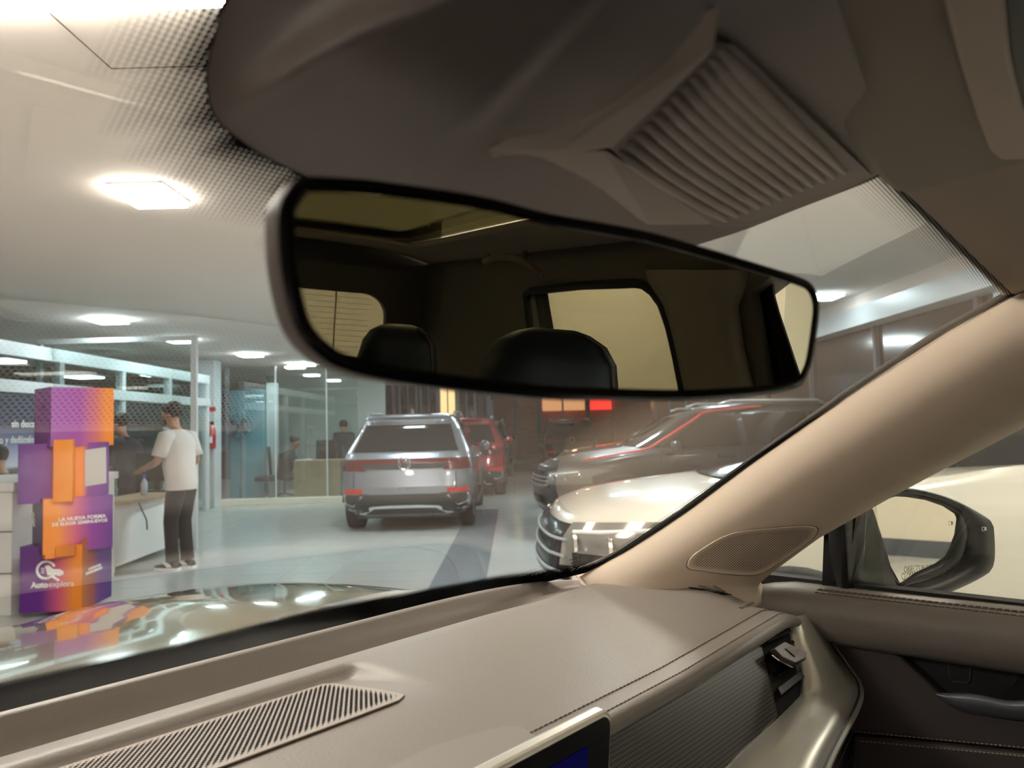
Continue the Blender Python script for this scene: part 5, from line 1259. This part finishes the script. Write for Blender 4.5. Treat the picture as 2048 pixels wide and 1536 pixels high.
        sk = MB(); sk.grid([[B_.rear(x, z)+V((0, -.03, 0)) for x, z in row] for row in ([(-.66, .25), (-.46, .36), (-.2, .375), (.2, .375), (.46, .36), (.66, .25)], [(-.56, .245), (-.42, .33), (-.2, .335), (.2, .335), (.42, .33), (.56, .245)])]); sk.build('skid_plate', M['alu'], t, local=True)
        # plate recess, badge, letters
        B_.patch('plate_recess', 'rear', ((-.27, .64), (.27, .64), (.24, .80), (-.24, .80)), paint, t, off=-.002)
        pts = [B_.rear(x, z)+V((0, -.008, 0)) for x, z in ((-.70, .82), (-.70, .60), (-.62, .53), (.62, .53), (.70, .60), (.70, .82))]
        MB().tube(pts, .006, 5).build('hatch_gap', M['ctrim'], t, local=True)
        bd = empty('badge', B_.rear(0, .94)+V((0, -.02, 0))); bd.parent = t
        MB().tube([(.085*math.cos(a), 0, .085*math.sin(a)) for a in [2*math.pi*i/32 for i in range(33)]], .009, 6).build('badge_ring', M['chrome'], bd, local=True)
        MB().tube([(-.045, 0, .068), (0, 0, .012), (.045, 0, .068)], .008, 5).build('badge_strokes', M['chrome'], bd, local=True)
        MB().tube([(-.075, 0, .03), (-.035, 0, -.062), (0, 0, .0), (.035, 0, -.062), (.075, 0, .03)], .008, 5).build('badge_strokes', M['chrome'], bd, local=True)
        for i, ch in enumerate('TAOS'):
            wp = world(t) @ (B_.rear(-.10+.07*i, .585)+V((0, -.014, 0))); xw = world(t).to_3x3() @ V((1, 0, 0)); text('lettering', ch, .055, wp, xw, V((0, 0, 1)), M['chrome'], t, align='CENTER', ext=.003)
        B_.patch('spoiler', 'rear', ((-.60, 1.50), (.60, 1.50), (.56, 1.585), (-.56, 1.585)), paint, t, off=.05, n1=20)
        MB().slab([(0, 1.0, 1.62), (0, .85, 1.62), (0, .84, 1.70), (0, .88, 1.71)], (.025, 0, 0)).build('antenna_fin', paint, t, local=True)
        for sx_ in (-1, 1): MB().cyl((sx_*.35, .2, .24), (0, 1, 0), .04, .2, 10).build('exhaust', M['ctrim'], t, local=True)
        MB().box(-.7, .7, .25, 4.0, .18, .26).build('underbody', M['ctrim'], t, local=True)
    if 'front' in details:
        B_.patch('grille', 'front', ((-.62, .62+up), (.62, .62+up), (.56, .82+up*1.6), (-.56, .82+up*1.6)), M['blackgloss'], t, off=.014, n1=20)
        for z in (.66+up, .71+up*1.3, .76+up*1.6): MB().tube([B_.front(x, z)+V((0, .022, 0)) for x in [-.58+1.16*i/16 for i in range(17)]], .007, 5).build('grille_bar', M['alu2'], t, local=True)
        B_.patch('lower_grille', 'front', ((-.50, .36), (.50, .36), (.44, .52), (-.44, .52)), M['blackgloss'], t, off=.014, n1=20)
        for sg in (-1, 1):
            hl_ = B_.patch('headlamp', 'front', ((sg*.54, .66+up*1.3), (sg*.915, .68+up*1.5), (sg*.913, .855+up*1.7), (sg*.54, .82+up*1.7)), M['lens'], t, off=.016, n1=16)
            MB().tube([B_.front(sg*x, z)+V((0, .03, 0)) for x, z in ((.60, .80+up*1.6), (.72, .81+up*1.6), (.85, .83+up*1.6), (.90, .84+up*1.6))], .009, 6).build('light_strip', M['txt'], t, local=True)
            B_.patch('headlamp_wing', 'right' if sg > 0 else 'left', ((4.02, .74+up*1.5), (3.66, .83+up*1.6), (3.62, .86+up*1.6), (4.05, .855+up*1.7)), M['lens'], t, off=.012)
            for x in (.64, .78):
                c = B_.front(sg*x, .75+up*1.5)+V((0, .02, 0)); MB().lathe(c, [(.0, .0), (.05, .0), (.055, .015), (.048, .015)], 16, 'y').build('projector', M['chrome'], t, local=True)
    return t, B_
silver = mat('silver_paint', (.28, .30, .34), .28, metal=.55, coat=1)
car(-1.50, 10.25, math.radians(0), 'silver compact SUV seen from behind with red light bar, middle of the showroom', silver, details=('rear',))
redp = mat('dark_red_paint', (.32, .010, .018), .25, metal=.2, coat=1)
car(-1.10, 15.2, 0, 'bright red car parked in line ahead of the silver SUV', redp, details=('rear',))
greyp = mat('grey_blue_paint', (.055, .062, .075), .25, metal=.4, coat=1)
car(-.95, 21.0, 0, 'grey car with pale roof rails beyond the red car', greyp)
maroon = mat('maroon_paint', (.06, .008, .012), .25, metal=.3, coat=1)
car(1.95, 25.0, 0, 'dark maroon car seen from behind near the brick building', maroon, details=('rear',))
charc = mat('charcoal_paint', (.026, .026, .029), .35, metal=.2, coat=.3)
car(.30+4.40, 9.9+.5, math.radians(96), 'charcoal car with red trim line, headlamp facing left, behind the white car', charc, details=('front',), red=1)
blk = mat('black_paint', (.008, .009, .014), .15, metal=.2, coat=1)
car(.75+4.40, 13.2+.4, math.radians(95), 'black car farther back, nose showing behind the charcoal car', blk, details=('front',))
WSUV = [(.20, .78, .20, 4.18), (.30, .86, .06, 4.38), (.45, .90, .01, 4.46), (.70, .918, 0, 4.47), (.88, .92, .03, 4.44), (.97, .915, .05, 4.37), (1.02, .905, .06, 4.22), (1.06, .89, .07, 3.95), (1.10, .875, .09, 3.55), (1.14, .86, .11, 3.2), (1.26, .81, .24, 2.92), (1.44, .73, .40, 2.58), (1.56, .67, .42, 2.36), (1.62, .62, .36, 2.18), (1.655, .55, .48, 1.95), (1.67, .42, .8, 1.7)]
wpnt = mat('pearl_white_paint', (.57, .54, .475), .3, coat=1)
al = math.radians(1)
fx, fy = -math.cos(al), -math.sin(al)
nX, nY = .13, 3.98
wt, WB_ = car(nX-4.46*fx, nY-4.46*fy, math.radians(90)+al, 'white SUV parked crosswise, bonnet and headlamp seen beside the pillar', wpnt, details=('front',), sl=WSUV, up=.07, my=0)

# ================================================================ OUTSIDE, beyond the open front
bbox('ground', -30, 40, 24, 70, -.12, -.01, mat('asphalt', (.05, .05, .05), .8), kind='structure')
lw = bbox('lawn', -3, 8, 30.0, 36, -.01, .10, mat('lawn_green', (.03, .05, .015), .9, bump=(8, .5, .05))); tag(lw, 'strip of dark green lawn before the brick building', 'lawn', kind='stuff')
bbox('kerb', -3, 8, 29.6, 30.0, -.01, .12, mat('kerb_stone', (.22, .19, .12), .8), kind='structure')
brick = bpy.data.materials.new('brickwork'); brick.use_nodes = True; k = NT(brick); b = k.n['Principled BSDF']; b.inputs['Roughness'].default_value = .8
tc = k.add('ShaderNodeTexCoord'); br_ = k.add('ShaderNodeTexBrick'); mp = k.add('ShaderNodeMapping'); mp.inputs['Rotation'].default_value = (math.pi/2, 0, 0)
br_.inputs['Scale'].default_value = 1.6; br_.inputs['Color1'].default_value = (.36, .10, .045, 1); br_.inputs['Color2'].default_value = (.28, .075, .035, 1); br_.inputs['Mortar'].default_value = (.22, .10, .06, 1)
k.l.new(tc.outputs['Object'], mp.inputs[0]); k.l.new(mp.outputs[0], br_.inputs['Vector']); k.l.new(br_.outputs['Color'], b.inputs['Base Color'])
bb_ = empty('brick_building', BW(2.5, 38, 0), BROT, 'red brick building across the street with lit red shop sign', 'building')
MB().box(-3.5, 8, 0, 5, 0, 2.9).build('brick_wall', brick, bb_, local=True); MB().box(-3.6, 8.1, -.1, 5, 2.9, 5.5).build('upper_wall', mat('dim_plaster', (.10, .095, .09), .8), bb_, local=True)
for x in (-2.4, -.8, .8, 2.2): 
    f_ = MB().box(x-.5, x+.5, -.16, -.08, 3.2, 4.2).build('window', M['alu'], bb_, local=True); MB().box(x-.42, x+.42, -.17, -.15, 3.28, 4.12).build('pane', M['cglass'], f_, local=True)
sg_ = MB().box(-.9, 2.6, -.22, -.1, 2.2, 2.95).build('shop_sign', emis('sign_red', (1, .04, .03), .9), bb_, local=True)
MB().box(-1.0, 1.2, -.26, -.22, 2.2, 2.95).build('sign_board', emis('sign_amber', (.9, .42, .18), .5), bb_, local=True)
for x in (-1.2, 1.25): MB().box(x-.12, x+.12, -.5, -.3, 0, 3.6).build('pilaster', M['bluegrey'], bb_, local=True)
tb = empty('town_building', BW(-5.0, 36, 0), BROT, 'pale lit building with tall window bays across the street', 'building')
MB().box(-5, 3.6, 0, 4, 0, 7).build('wall', mat('pale_plaster', (.20, .21, .21), .8), tb, local=True)
lit1 = emis('lit_window', (.75, .9, 1.0), .75); lit2 = emis('warm_window', (1, .65, .3), .9)
for i, x in enumerate((-3.6, -2.3, -1.1, 0, 1.0, 1.9, 2.8)):
    f_ = MB().box(x-.45, x+.45, -.1, 0, 1.2, 4.2).build('window', M['alu'], tb, local=True); MB().box(x-.34, x+.34, -.12, -.09, 1.3, 4.1).build('pane', (lit1 if i in (0, 1) else lit2 if i == 5 else M['cglass']), f_, local=True)
    MB().box(x-.03, x+.03, -.14, -.11, 1.3, 4.1).build('glazing_bar', M['alu'], f_, local=True)
for i, (X, Y, z) in enumerate(((1.35, 37.2, 3.6), (.1, 30, 2.9), (2.0, 30, 2.7), (3.6, 27, 2.6))):
    t = empty('street_lamp', BW(X, Y, 0), BROT, ('bright white lamp above the red sign', 'small lamp left of the maroon car', 'small amber lamp over the maroon car', 'small amber lamp right of the maroon car')[i], 'street lamp')
    MB().tube([(0, 0, 0), (0, 0, z)], .04, 6).build('pole', M['bluegrey'], t, local=True); MB().lathe((0, 0, z), [(0, 0), (.10, .03), (.10, .10), (0, .14)], 10).build('globe', emis('street_glow%d' % i, (1, .75, .4) if i else (.9, 1, 1), 12), t, local=True)
